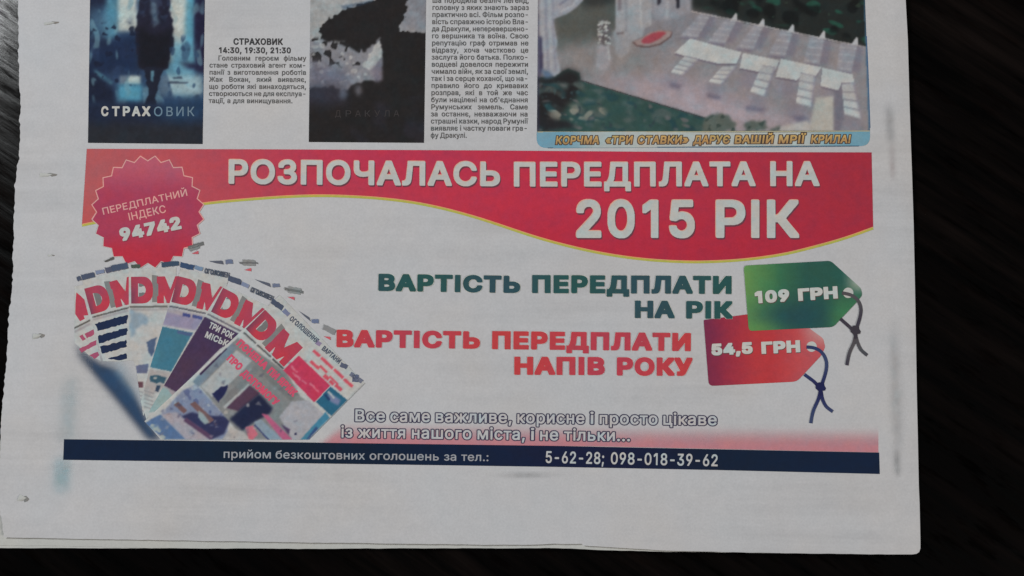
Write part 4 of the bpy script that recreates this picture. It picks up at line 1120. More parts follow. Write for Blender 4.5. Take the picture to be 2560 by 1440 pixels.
im.grain(.05, 5); im.grain(.05, 14)
po = printed_grid("film_poster", [(226, -58), (513, -58), (506.5, 360), (220, 357)], im, 2, paper)
po['label'] = "printed blue film poster"
t = Ink()
xs = [(253, 271, "С"), (280, 299, "Т"), (307, 325, "Р"), (330, 351, "А"), (355, 376, "Х")]
for a, b, c in xs:
    t.text(c, [(a, 290.5), (b, 290.5)], 25, .05, (188, 188, 184))
for a, b, c in [(385, 406, "О"), (416, 432, "В"), (441, 459, "И"), (469, 486, "К")]:
    t.text(c, [(a, 290.5), (b, 290.5)], 24, .012, (112, 138, 158))
t.build("poster_title", 4, po)

# ------------------------------------------------------------------ dark film poster (a plain stand-in: dark rock under torn cloud)
im = Img(766, -64, 1070, 364, (160, 161, 162))
im.poly([(980, -70), (1072, -70), (1072, 80), (1000, 78)], (134, 134, 142), blur=7)
im.poly([(952, -70), (1022, -70), (1020, 0), (1014, 40), (1004, 56), (1000, 78), (1066, 82), (1066, 370), (766, 370), (766, 150), (800, 118), (804, 92), (796, 74),
         (826, 44), (860, 26), (886, 14), (936, 2)], (38, 35, 36), blur=1, rough=4.5, rsize=6)
im.poly([(766, 96), (792, 104), (806, 98), (846, 112), (882, 124), (918, 130), (950, 96), (956, 140), (952, 196), (936, 202), (900, 206), (872, 222), (830, 214), (766, 220)], (134, 134, 142), blur=2, rough=6, rsize=8)
im.blotch(im.mask([(766, 92), (905, 106), (925, 160), (868, 175), (766, 150)], 3), (42, 40, 42), 9, .1, .2, .95)
im.blotch(im.mask([(766, 96), (900, 110), (925, 190), (868, 205), (766, 170)], 3), (166, 166, 168), 8, .35, .3, .8)
im.poly([(906, 166), (932, 126), (950, 98), (955, 140), (930, 176)], (172, 172, 172), blur=1.2, rough=3, rsize=5)
im.poly([(926, 176), (954, 146), (958, 200), (940, 206)], (122, 118, 134), blur=4)
im.poly([(774, 150), (872, 180), (880, 214), (774, 214)], (104, 104, 124), blur=12, alpha=.8)
im.blotch(im.mask([(774, 160), (880, 160), (880, 214), (774, 214)], 6), (148, 150, 160), 9, .5, .4, .6)
im.poly([(766, 212), (860, 214), (866, 262), (766, 262)], (56, 56, 72), blur=12, alpha=.8)
im.ell(858, 234, 9, 14, (96, 100, 116), blur=5)
im.ell(896, 226, 7, 14, (104, 104, 114), blur=5)
im.poly([(960, 90), (1064, 84), (1064, 300), (960, 300)], (38, 36, 37), blur=4)
im.blotch(np.ones_like(im.X) * (im.Y > 240), (46, 44, 54), 30, .1, .8, .6)
im.poly([(852, 14), (900, 6), (936, -2), (936, 2), (902, 14), (858, 24)], (58, 84, 116), blur=2, alpha=.5)
im.grain(.05, 5); im.grain(.04, 16)
pd = printed_grid("film_poster", [(777, -60), (1066, -60), (1060, 357), (772, 355)], im, 2, paper)
pd['label'] = "printed dark film poster"
t = Ink()
for c, x in zip("ДРАКУЛА", (838, 864, 888, 912, 936, 960, 984)):
    t.text(c, [(x, 291.5), (x + 14, 291.5)], 16, .006, (62, 57, 58))
t.build("poster_title", 4, pd)

# ------------------------------------------------------------------ colour photograph of a garden ceremony, with its caption strip
im = Img(1336, -260, 2182, 336, (142, 136, 140))
im.poly([(1336, -260), (2182, -260), (2182, 122), (1727, 29), (1720, -10), (1336, -10)], (40, 44, 43), blur=2, rough=2)
hed = im.mask([(1336, -260), (2182, -260), (2182, 110), (1720, 10), (1700, -20), (1336, -20)], 6)
im.blotch(hed, (40, 92, 76), 13, .35, .5, .8, 2.0, 0.25)
im.blotch(hed, (24, 26, 27), 24, .0, .5, .8)
im.blotch(hed, (78, 104, 80), 7, .9, .4, .35)
im.poly([(1384, -20), (1545, -20), (1545, 70), (1500, 110), (1440, 130), (1396, 130), (1382, 48)], (88, 90, 86), blur=7)
im.poly([(1400, 110), (1560, 100), (1600, 120), (1640, 190), (1560, 215), (1460, 190), (1402, 178)], (136, 130, 130), blur=14)
im.poly([(1450, -20), (1545, -20), (1540, 10), (1460, 18)], (56, 58, 58), blur=8)
im.poly([(1600, 20), (1730, 26), (1900, 80), (1790, 100), (1660, 110), (1600, 80)], (134, 131, 138), blur=10)
im.poly([(1470, 190), (1700, 190), (2080, 330), (1800, 330), (1560, 235)], (164, 150, 158), blur=18)
im.poly([(1630, 200), (1800, 235), (1900, 300), (1760, 292)], (172, 156, 164), blur=14)
# lawn and shrubs
im.poly([(1330, 195), (1385, 190), (1420, 171), (1449, 182), (1451, 201), (1763, 294), (1784, 310), (1786, 340), (1330, 340)], (54, 84, 80), blur=1.6)
im.poly([(1330, 195), (1385, 190), (1420, 171), (1449, 182), (1451, 201), (1452, 230), (1410, 275), (1380, 330), (1330, 330)], (40, 38, 40), blur=7)
lw = im.mask([(1346, 210), (1450, 204), (1763, 296), (1784, 330), (1346, 330)], 4)
im.blotch(lw, (84, 98, 96), 13, -.1, 1.0, .9, 2.0, .3)
im.blotch(lw, (42, 76, 82), 11, .0, .9, .9, 1.8, .3)
im.blotch(lw, (108, 104, 106), 9, .55, .7, .8, 1.8, .2)
im.blotch(lw, (52, 66, 74), 7, .5, .8, .7)
im.line([(1452, 201), (1763, 295)], 2.4, (66, 62, 66), blur=.8)
im.blotch(im.mask([(1376, 268), (1500, 262), (1520, 296), (1420, 306), (1372, 296)], 7), (148, 146, 134), 9, -.1, .6, .8, 1.6, .2)
im.poly([(1346, 298), (1420, 302), (1440, 318), (1370, 326), (1346, 316)], (40, 40, 44), blur=5)
im.blotch(im.mask([(1350, 170), (1450, 190), (1450, 260), (1360, 270)], 6), (70, 100, 104), 7, .5, .4, .5)
# drapes
im.poly([(1342, -260), (1392, -260), (1394, 40), (1382, 48), (1394, 110), (1389, 125), (1402, 180), (1386, 192), (1360, 172), (1350, 80)], (160, 160, 168), blur=2)
for k in range(4):
    x = 1354 + 9 * k
    im.line([(x, -260), (x + 2, 60), (x + 8, 176)], 3.5, (132, 132, 150) if k % 2 else (178, 178, 182), blur=2.5, alpha=.8)
im.poly([(1392, -260), (1470, -260), (1458, 0), (1440, 20), (1415, 36), (1382, 48), (1392, 0)], (156, 156, 166), blur=2)
im.line([(1400, 30), (1432, 14), (1448, -10)], 5, (176, 176, 182), blur=2)
im.line([(1398, 12), (1424, -6)], 5, (128, 128, 146), blur=2)
im.poly([(1346, 92), (1354, 92), (1358, 170), (1348, 200)], (66, 62, 92), blur=3)
im.poly([(1352, 172), (1376, 180), (1384, 192), (1364, 196)], (96, 124, 158), blur=4)
im.poly([(1542, -260), (1622, -260), (1630, 62), (1612, 72), (1606, 92), (1580, 102), (1538, 78)], (160, 160, 165), blur=2)
im.line([(1562, -60), (1566, 80)], 5, (138, 138, 146), blur=3); im.line([(1598, -60), (1604, 70)], 4, (178, 178, 180), blur=2)
im.line([(1546, -60), (1550, 26)], 8, (120, 110, 118), blur=3)
im.poly([(1535, 76), (1560, 86), (1582, 88), (1574, 130), (1552, 148), (1540, 130)], (152, 151, 156), blur=3)
im.line([(1542, 84), (1560, 82)], 5, (112, 102, 106), blur=2)
im.poly([(1622, -260), (1732, -260), (1728, 30), (1690, 44), (1660, 52), (1632, 40)], (150, 148, 156), blur=4)
im.poly([(1640, -60), (1660, -60), (1652, 8), (1644, 14)], (56, 50, 60), blur=2)
im.poly([(1684, -60), (1704, -60), (1698, 20), (1692, 22)], (44, 42, 52), blur=2)
im.line([(1668, 0), (1668, 48)], 6, (172, 170, 174), blur=3)
# flower stand and the heart of petals
im.poly([(1495, 112), (1522, 110), (1530, 158), (1508, 182), (1488, 165)], (158, 152, 157), blur=4)
im.line([(1519, 116), (1524, 150)], 4, (182, 180, 180), blur=2)
im.ell(1511, 82, 17, 31, (100, 94, 96), blur=2.5, rough=4)
for k in range(46):
    g = rng.uniform(150, 194)
    im.ell(1511 + rng.uniform(-15, 16), 82 + rng.uniform(-29, 27), rng.uniform(2.2, 4), rng.uniform(2, 3.4), (g, g, g - 3), blur=1.2)
for k in range(7):
    im.ell(1512 + rng.uniform(-12, 12), 86 + rng.uniform(-24, 24), 2.6, 2.4, (92, 80, 90), blur=1.4)
im.poly([(1582, 106), (1600, 98), (1625, 82), (1650, 76), (1682, 80), (1678, 93), (1652, 112), (1620, 120), (1592, 117)], (108, 84, 84), blur=1.5)
im.poly([(1584, 103), (1600, 97), (1625, 80), (1650, 75), (1680, 79), (1674, 91), (1650, 108), (1620, 116), (1594, 112)], (156, 136, 134), blur=1.5)
im.poly([(1603, 103), (1614, 92), (1635, 81), (1658, 78), (1666, 83), (1648, 98), (1626, 108), (1610, 110)], (162, 68, 80), blur=2)
im.grain(.015, 6)
# rows of chairs along the far edge
for (xa, xb, yb, xt, xu, yt) in ((1700, 1742, 92, 1752, 1776, 36), (1768, 1812, 106, 1815, 1840, 50), (1840, 1882, 121, 1888, 1908, 64), (1921, 1962, 138, 1952, 1982, 78), (2008, 2048, 158, 2026, 2060, 94), (2092, 2128, 178, 2100, 2142, 110)):
    im.poly([(xa + 30, yb + 4), (xb + 22, yb + 2), (xu + 18, yt + 8), (xu, yt)], (126, 118, 132), blur=4, alpha=.8)
    im.poly([(xa, yb), (xb, yb + 5), (xu, yt + 2), (xt, yt - 4)], (150, 148, 157), blur=2)
    for k in range(4):
        f = (k + .5) / 4
        im.line([(xa + (xt - xa) * f, yb + (yt - yb) * f), (xb + (xu - xb) * f, yb + 5 + (yt - yb - 3) * f)], 3, (166, 165, 171), blur=1.5)
    im.poly([(xa + 2, yb), (xb, yb + 4), (xb - 2, yb + 9), (xa, yb + 4)], (118, 110, 128), blur=2.5)
    if xa > 1750:
        im.poly([(xu - 14, yt + 2), (xu - 2, yt - 17), (xu + 2, yt - 16), (xu + 3, yt + 4)], (184, 184, 188), blur=1.2)
im.line([(1727, 28), (2165, 118)], 2.5, (172, 166, 168), blur=1)
# near rows with pale seats, purple shade between them
for q in ([(1650, 196), (1712, 190), (1716, 216), (1660, 226)], [(1768, 208), (1812, 214), (1806, 246), (1762, 240)], [(1872, 236), (1916, 246), (1910, 276), (1868, 270)], [(1974, 246), (2012, 262), (2028, 300), (1998, 318), (1966, 296)], [(2104, 290), (2156, 300), (2156, 326), (2098, 322)], [(2052, 214), (2094, 228), (2086, 244), (2046, 236)], [(1852, 176), (1926, 184), (1916, 230), (1846, 220)], [(1944, 196), (1996, 206), (1988, 246), (1938, 236)]):
    im.poly(q, (138, 130, 144), blur=9, alpha=.7)
for q in ([(1768, 234), (1804, 242), (1800, 250), (1766, 242)], [(1862, 264), (1912, 272), (1910, 280), (1866, 274)], [(1978, 288), (2014, 292), (2026, 304), (1996, 308)], [(1676, 206), (1704, 212), (1700, 222), (1674, 216)]):
    im.poly(q, (112, 106, 126), blur=4)
im.poly([(2040, 244), (2085, 241), (2086, 330), (2020, 330), (2030, 290)], (176, 173, 166), blur=3)
im.poly([(2086, 200), (2108, 206), (2112, 290), (2100, 330), (2086, 330)], (120, 114, 126), blur=3)
im.poly([(1950, 318), (2022, 300), (2030, 330), (1940, 330)], (180, 178, 176), blur=4)
CLOTH = (188, 189, 188)
for q in ([(1686, 132), (1726, 96), (1765, 107), (1854, 131), (1842, 158), (1799, 160), (1745, 147), (1712, 140)], [(1857, 132), (1949, 151), (1938, 176), (1899, 180), (1849, 170)],
          [(1952, 147), (2054, 168), (2040, 190), (1999, 193), (1993, 201), (1939, 192)], [(2056, 169), (2132, 186), (2136, 206), (2104, 208), (2096, 226), (2051, 215)]):
    im.poly([(x - 1, y + 4) for x, y in q], (116, 106, 120), blur=1.6)
    im.poly(q, CLOTH, blur=1.2)
for cl in ([(1676, 181), (1713, 139), (1746, 149), (1706, 188)], [(1770, 205), (1807, 166), (1843, 164), (1803, 211)], [(1875, 230), (1905, 164), (1938, 168), (1911, 241)], [(1990, 258), (2002, 182), (2038, 190), (2028, 268)], [(2111, 286), (2105, 210), (2134, 207), (2154, 298)]):
    a, b, c, d = [np.array(q, float) for q in cl]
    im.poly(cl, (168, 168, 172), blur=1.4)
    n = 4
    for k in range(n):
        f0, f1 = (k + .15) / n, (k + .8) / n
        im.poly([a + (b - a) * f0, a + (b - a) * f1, d + (c - d) * f1, d + (c - d) * f0], tuple(np.array((168, 168, 170)) + np.array((26, 26, 23)) * (1 - f0)), blur=1.2)
        im.line([tuple(a + (b - a) * (f1 + .05)), tuple(d + (c - d) * (f1 + .05))], 2, (146, 143, 152), blur=1)
    im.line([tuple(c), tuple(d)], 4, (140, 134, 150), blur=2.5)
# bushes at the foot of the picture
for q in ([(1758, 300), (1776, 290), (1800, 281), (1822, 292), (1840, 310), (1838, 330), (1758, 330)], [(1860, 312), (1876, 298), (1896, 303), (1912, 300), (1918, 322), (1862, 330)], [(1925, 322), (1950, 314), (1946, 328), (1925, 330)]):
    im.poly(q, (92, 102, 96), blur=3, rough=4)
    im.blotch(im.mask(q, 3), (58, 74, 70), 8, .2, .5, .8)
im.line([(1344, -260), (1345, 330)], 3, (70, 70, 104), blur=2, alpha=.6)
im.line([(2153, -250), (2174, 330)], 4, (76, 116, 150), blur=1.5)
im.grain(.02, 5); im.grain(.03, 18)
ph = printed_grid("ceremony_photograph", [(1347, -250), (2153, -250), (2175, 327), (1342.5, 329)], im, 2, paper)
ph['label'] = "printed colour photograph of white chairs on a lawn"


def strip_col(x, y):
    a = mixc((126, 176, 200), (176, 186, 186), smoothstep(1400, 1500, x))
    a = mixc(a, (186, 187, 182), smoothstep(1500, 1650, x) * .8)
    return mixc(a, (124, 176, 198), smoothstep(1990, 2130, x))


strip = rounded([(1342, 330), (1700, 329.5), (2175, 327.5), (2175, 365), (1750, 368), (1341, 370)], [0, 0, 0, 24, 0, 26])
sp = printed("photograph_caption", strip, strip_col, 2, ph, 12)
ln = Ink()
ln.line([(1370, 369.5), (1750, 367.5), (2148, 364.8)], 2.4, (84, 118, 144))
ln.line([(2166, 90), (2170.5, 185), (2175, 320)], 2, (74, 112, 160))
ln.line([(1344, 330), (1700, 329.5), (2174, 327.5)], 2.4, (176, 170, 140))
ln.build("caption_rule", 3, ph)
t, u = Ink(), Ink()
for s, a, b in (("КОРЧМА", 1389, 1500), ("«ТРИ", 1513, 1583), ("СТАВКИ»", 1593, 1723), ("ДАРУЄ", 1733, 1826), ("ВАШІЙ", 1836, 1935), ("МРІЇ", 1946, 2015), ("КРИЛА!", 2027, 2128)):
    f = lambda x: 361 - (x - 1388) * .0042
    t.text(s, [(a, f(a)), (b - 3, f(b))], 21, .040, lambda x, y: mixc((196, 160, 96), (166, 126, 82), (y - 338) / 22), shear=.14, grow=.0)
    u.text(s, [(a, f(a)), (b - 3, f(b))], 21, .040, (78, 62, 58), shear=.14, grow=.075, tol=.5)
t.build("caption_text", 5, ph)
u.build("caption_text_outline", 4, ph)

# ------------------------------------------------------------------ fan of front covers
im = Img(150, 640, 930, 1110, tuple(PT), 1.7)


def mask_a(polys):
    m = np.zeros_like(im.X)
    for p, b, a in polys:
        m = np.maximum(m, im.mask(p, b) * a)
    return m


sw = mask_a([([(187, 858), (222, 892), (250, 912), (300, 926), (330, 970), (350, 1016), (370, 1060), (404, 1098), (372, 1098), (330, 1046), (290, 996), (245, 944), (205, 897)], 8, 1.0),
             ([(230, 900), (300, 905), (335, 960), (352, 1015), (380, 1090), (340, 1040), (280, 970)], 14, .5)])
Al = Img(150, 640, 930, 1110, (0, 0, 0), 1.7)
Al.a = np.repeat(sw[..., None], 3, 2) * 255
printed("blue_swoosh", [(150, 840), (300, 870), (420, 900), (430, 1100), (300, 1100), (150, 1000)], lambda x, y: mixc((50, 80, 118), (150, 176, 196), smoothstep(16, 60, (x - 300) - (y - 990) * .78)), 0, paper, 6, alpha=lambda x, y: Al.at(x, y)[:, 0] / 255)

RED = lambda x, y: mixc((188, 54, 70), (178, 60, 82), 0.5 + 0.5 * np.sin(x / 17 + y / 23))


def blk(I, pts, col, jagk=1.6):
    """solid run of bold type too small to read: a bar with a broken edge"""
    p = np.array(densify(pts, 5))
    p += rng.uniform(-jagk, jagk, p.shape)
    I.poly([tuple(q) for q in p], col)


WHT = (187, 187, 185)
cv = {}
img = im


def fresh():
    q = Img(150, 640, 930, 1110, WHT, 1.5)
    q.crisp = 0.7
    return q


covers = []
# 1
a = fresh()
a.line([(185, 821), (226, 800)], 4, (92, 86, 82), blur=.8)
a.line([(186, 830), (226, 809)], 6, (160, 152, 154), blur=2)
covers.append((a, [(186, 716), (208, 712), (232, 800), (252, 902), (222, 888), (186, 857)], None))
# 2
a = fresh()
a.line([(231, 793), (322, 769)], 4, (88, 84, 84), blur=.9); a.line([(233, 799), (322, 776)], 5, (162, 154, 158), blur=2)
covers.append((a, [(205, 700), (322, 672), (324, 860), (324, 901), (300, 904), (258, 903), (236, 830)], [(228, 787), (354, 753)]))
# 3
a = fresh()
a.line([(324, 768), (420, 766)], 4.5, (96, 94, 92), blur=.9); a.line([(326, 775), (420, 773)], 6, (158, 152, 152), blur=2)
a.poly([(325, 778), (368, 782), (371, 795), (369, 808), (340, 822), (334, 838), (325, 840)], (120, 156, 184), blur=4, rough=4)
a.poly([(325, 776), (420, 770), (400, 860), (380, 900), (326, 900)], (184, 182, 182), blur=4, alpha=.4)
a.poly([(366, 856), (392, 840), (386, 880), (379, 892), (371, 880)], (84, 104, 140), blur=1.5, rough=3)
a.poly([(340, 914), (372, 909), (368, 933), (341, 934)], (106, 112, 144), blur=1.2)
a.poly([(341, 955), (358, 955), (357, 970), (342, 969)], (106, 72, 84), blur=1)
for k in range(6):
    a.line([(344, 978 + 9 * k), (372 - 1 * k, 985 + 9 * k)], 3.5, (156, 151, 154), blur=1.6)
covers.append((a, [(322, 672), (440, 668), (440, 760), (395, 900), (375, 1000), (358, 1040), (349, 985), (341, 925), (334, 902), (322, 900)], [(328, 759.5), (459, 758)]))
# 4
a = fresh()
a.poly([(419, 770), (512, 792), (489, 826), (405, 812)], (152, 143, 172), blur=3)
a.poly([(420, 770), (512, 791), (508, 800), (416, 780)], (166, 158, 164), blur=3)
a.line([(457, 786), (476, 790)], 8, (72, 82, 150), blur=1); a.line([(481, 790), (506, 796)], 8, (82, 92, 156), blur=1)
a.line([(423, 765), (516, 784)], 4.5, (100, 100, 112), blur=.9)
a.poly([(405, 816), (482, 832), (428, 929), (375, 918)], (72, 134, 160), blur=1)
a.poly([(442, 826), (482, 833), (478, 841), (444, 834)], (84, 106, 152), blur=1.5)
a.poly([(391, 860), (400, 880), (390, 918), (376, 918)], (82, 150, 172), blur=5, alpha=.6)
a.poly([(375, 922), (428, 932), (410, 970), (360, 1000), (362, 950)], (172, 163, 161), blur=3)
a.poly([(377, 938), (398, 938), (416, 944), (412, 957), (390, 958), (376, 952)], (62, 98, 118), blur=1.2, rough=2)
a.ell(388, 945, 5, 3, (160, 165, 165), blur=1)
a.poly([(391, 964), (402, 964), (396, 980), (388, 978)], (56, 74, 100), blur=1.2)
for k in range(5):
    a.line([(360, 976 + 10 * k), (384, 984 + 10 * k)], 3, (150, 146, 148), blur=1.6)
covers.append((a, [(452, 672), (572, 696), (540, 800), (455, 960), (410, 1000), (366, 1048), (352, 1005), (376, 915), (422, 764)], [(428, 755.5), (554, 786)]))
# 5
a = fresh()
a.poly([(512, 791), (606, 838), (553, 870), (442, 981), (409, 963)], (74, 54, 88), blur=1)
a.poly([(440, 900), (520, 880), (442, 981), (409, 963)], (82, 58, 82), blur=14, alpha=.8)
a.line([(519, 785), (602, 828)], 4.5, (110, 106, 118), blur=.9)
a.poly([(404, 967), (422, 974), (434, 987), (401, 1028), (370, 1031)], (150, 177, 178), blur=1.5)
a.poly([(420, 974), (440, 981), (432, 990)], (164, 150, 156), blur=1.5)
covers.append((a, [(560, 712), (680, 770), (606, 838), (480, 960), (430, 1000), (385, 1056), (366, 1040), (512, 788)], [(527, 779.5), (643, 838.5)]))
# 6
a = fresh()
a.poly([(452, 980), (490, 961), (560, 1035), (575, 1098), (463, 1098), (403, 1035)], (134, 146, 176), blur=3)
a.blotch(a.mask([(452, 980), (490, 961), (560, 1035), (540, 1060), (430, 1010)], 3), (92, 104, 152), 9, .2, .5, .8)
a.blotch(a.mask([(452, 980), (490, 961), (560, 1035), (540, 1060), (430, 1010)], 3), (172, 176, 184), 8, .4, .4, .8)
a.poly([(405, 1036), (440, 1030), (500, 1075), (526, 1098), (463, 1098)], (166, 158, 168), blur=3)
a.poly([(434, 1012), (446, 1004), (468, 1027), (459, 1034)], (116, 86, 88), blur=1.5)
a.poly([(452, 1041), (480, 1030), (520, 1040), (560, 1040), (576, 1050), (560, 1085), (530, 1098), (490, 1064)], (52, 56, 98), blur=3)
a.poly([(475, 1010), (487, 1004), (536, 1050), (522, 1059)], (118, 88, 90), blur=1.5)
a.poly([(495, 1026), (506, 1032), (524, 1056), (512, 1062), (496, 1044)], (150, 168, 174), blur=2)
a.line([(462, 1048), (530, 1096)], 11, (92, 66, 98), blur=2)
a.poly([(378, 1048), (401, 1036), (463, 1098), (411, 1098), (362, 1058)], (94, 126, 174), blur=2)
a.blotch(a.mask([(364, 1056), (384, 1052), (420, 1098), (400, 1098)], 3), (170, 178, 172), 8, -.2, .5, .9)
# main picture
a.poly([(592, 842), (716, 930), (750, 990), (812, 1038), (752, 1098), (610, 1098), (500, 966), (562, 874)], (132, 133, 134), blur=2)
a.poly([(592, 876), (630, 902), (570, 964), (530, 992), (502, 966)], (172, 176, 178), blur=2)
a.poly([(595, 850), (704, 932), (745, 986), (729, 1004), (677, 961)], (120, 122, 122), blur=2)
a.line([(586, 862), (489, 961)], 21, (124, 140, 156), blur=2)
a.line([(566, 870), (500, 936)], 5, (62, 46, 80), blur=1)
a.line([(648, 912), (560, 1006)], 16, (124, 124, 126), blur=2)
a.line([(624, 962), (560, 1020)], 8, (170, 172, 172), blur=1.5)
a.poly([(530, 986), (552, 966), (572, 963), (568, 976), (548, 1006)], (40, 44, 88), blur=1.5, rough=2)
a.poly([(624, 963), (650, 983), (596, 1028), (566, 1020)], (86, 60, 82), blur=2)
a.poly([(648, 984), (682, 1020), (675, 1034), (632, 1057), (606, 1077), (574, 1048), (606, 1018)], (36, 42, 74), blur=4)
a.ell(620, 1013, 4, 5, (140, 140, 150), blur=2)
a.ell(565, 1031, 5, 5, (170, 165, 160), blur=1.5)
a.poly([(729, 1004), (772, 1000), (812, 1039), (752, 1100), (731, 1100), (698, 1042)], (168, 168, 176), blur=2.5)
a.poly([(560, 1092), (576, 1070), (610, 1080), (628, 1100), (556, 1100)], (174, 172, 172), blur=2)
a.poly([(653, 1033), (671, 1038), (732, 1100), (706, 1100)], (184, 88, 124), blur=2)
a.poly([(613, 1068), (632, 1064), (645, 1086), (631, 1100), (622, 1098)], (198, 100, 116), blur=2)
a.poly([(634, 1056), (653, 1048), (707, 1100), (671, 1100)], (142, 162, 180), blur=2)
a.line([(636, 1062), (672, 1100)], 4, (72, 80, 128), blur=1)
a.poly([(702, 1060), (725, 1073), (722, 1088)], (84, 64, 100), blur=2)
for k in range(26):
    x, y = rng.uniform(520, 760), rng.uniform(900, 1090)
    a.poly([(x, y), (x + rng.uniform(3, 11), y + rng.uniform(-6, 4)), (x + rng.uniform(2, 12), y + rng.uniform(4, 12)), (x - rng.uniform(0, 6), y + rng.uniform(3, 9))], [(66, 66, 92), (150, 152, 160), (104, 92, 108), (176, 172, 172)][k % 4], blur=1.8, alpha=.4)
for k in range(22):
    x, y = rng.uniform(400, 540), rng.uniform(990, 1090)
    a.poly([(x, y), (x + rng.uniform(3, 10), y + rng.uniform(-5, 5)), (x + rng.uniform(2, 9), y + rng.uniform(4, 10)), (x - rng.uniform(0, 6), y + rng.uniform(3, 9))], [(58, 62, 104), (178, 178, 184), (122, 100, 106), (112, 124, 160)][k % 4], blur=1.8, alpha=.4)
a.ell(739, 1085, 3.5, 3.5, (62, 62, 100), blur=1)
# red and blue boxes, red small print
a.poly([(747, 889), (826, 964), (785, 1006), (708, 925)], (192, 52, 84), blur=.9)
for k in range(9):
    x, y = 728 + rng.uniform(0, 60), 922 + rng.uniform(-8, 8)
    y += (x - 728) * .85
    a.line([(x, y), (x + rng.uniform(8, 16), y + rng.uniform(7, 14))], 3.5, (208, 112, 132), blur=1.3, alpha=.8)
a.poly([(826, 966), (870, 1001), (829, 1041), (790, 1005)], (48, 116, 152), blur=.9)
a.poly([(818, 980), (834, 988), (852, 1000), (846, 1014), (826, 1004)], (126, 136, 176), blur=3)
a.line([(820, 978), (836, 996)], 5, (176, 184, 188), blur=1.2); a.line([(812, 986), (824, 1000)], 6, (40, 70, 120), blur=1.5)
a.poly([(814, 1030), (826, 1046), (772, 1100), (750, 1100)], (76, 152, 188), blur=1.5)
a.poly([(790, 1066), (796, 1072), (776, 1098), (766, 1098)], (60, 92, 150), blur=2)
for (p, q, wd) in (((783, 876), (800, 891), 8), ((803, 894), (832, 921), 8), ((835, 923), (858, 945), 8), ((860, 948), (882, 967), 8), ((776, 903), (798, 922), 8), ((800, 914), (818, 932), 6), ((810, 938), (822, 949), 10), ((824, 940), (846, 962), 5), ((824, 952), (834, 962), 9), ((838, 962), (854, 976), 9)):
    a.line([p, q], wd, (202, 78, 94), blur=1.2)
for q in ((690, 905), (716, 920)):
    pass
a.line([(607, 829), (640, 859)], 4.5, (92, 92, 94), blur=.9); a.line([(643, 862), (678, 893)], 4.5, (92, 92, 94), blur=.9); a.line([(681, 897), (709, 922)], 5, (80, 80, 82), blur=.9)
a.line([(666, 771), (604, 832), (480, 945), (362, 1054)], 5.5, (192, 192, 190), blur=1.2)
a.line([(908, 960), (772, 1098)], 2, (160, 160, 162), blur=1.2)
covers.append((a, [(664, 771), (700, 738), (912, 958), (772, 1099), (402, 1099), (382, 1076), (361, 1053)], [(614, 822.5), (709, 917.5)]))

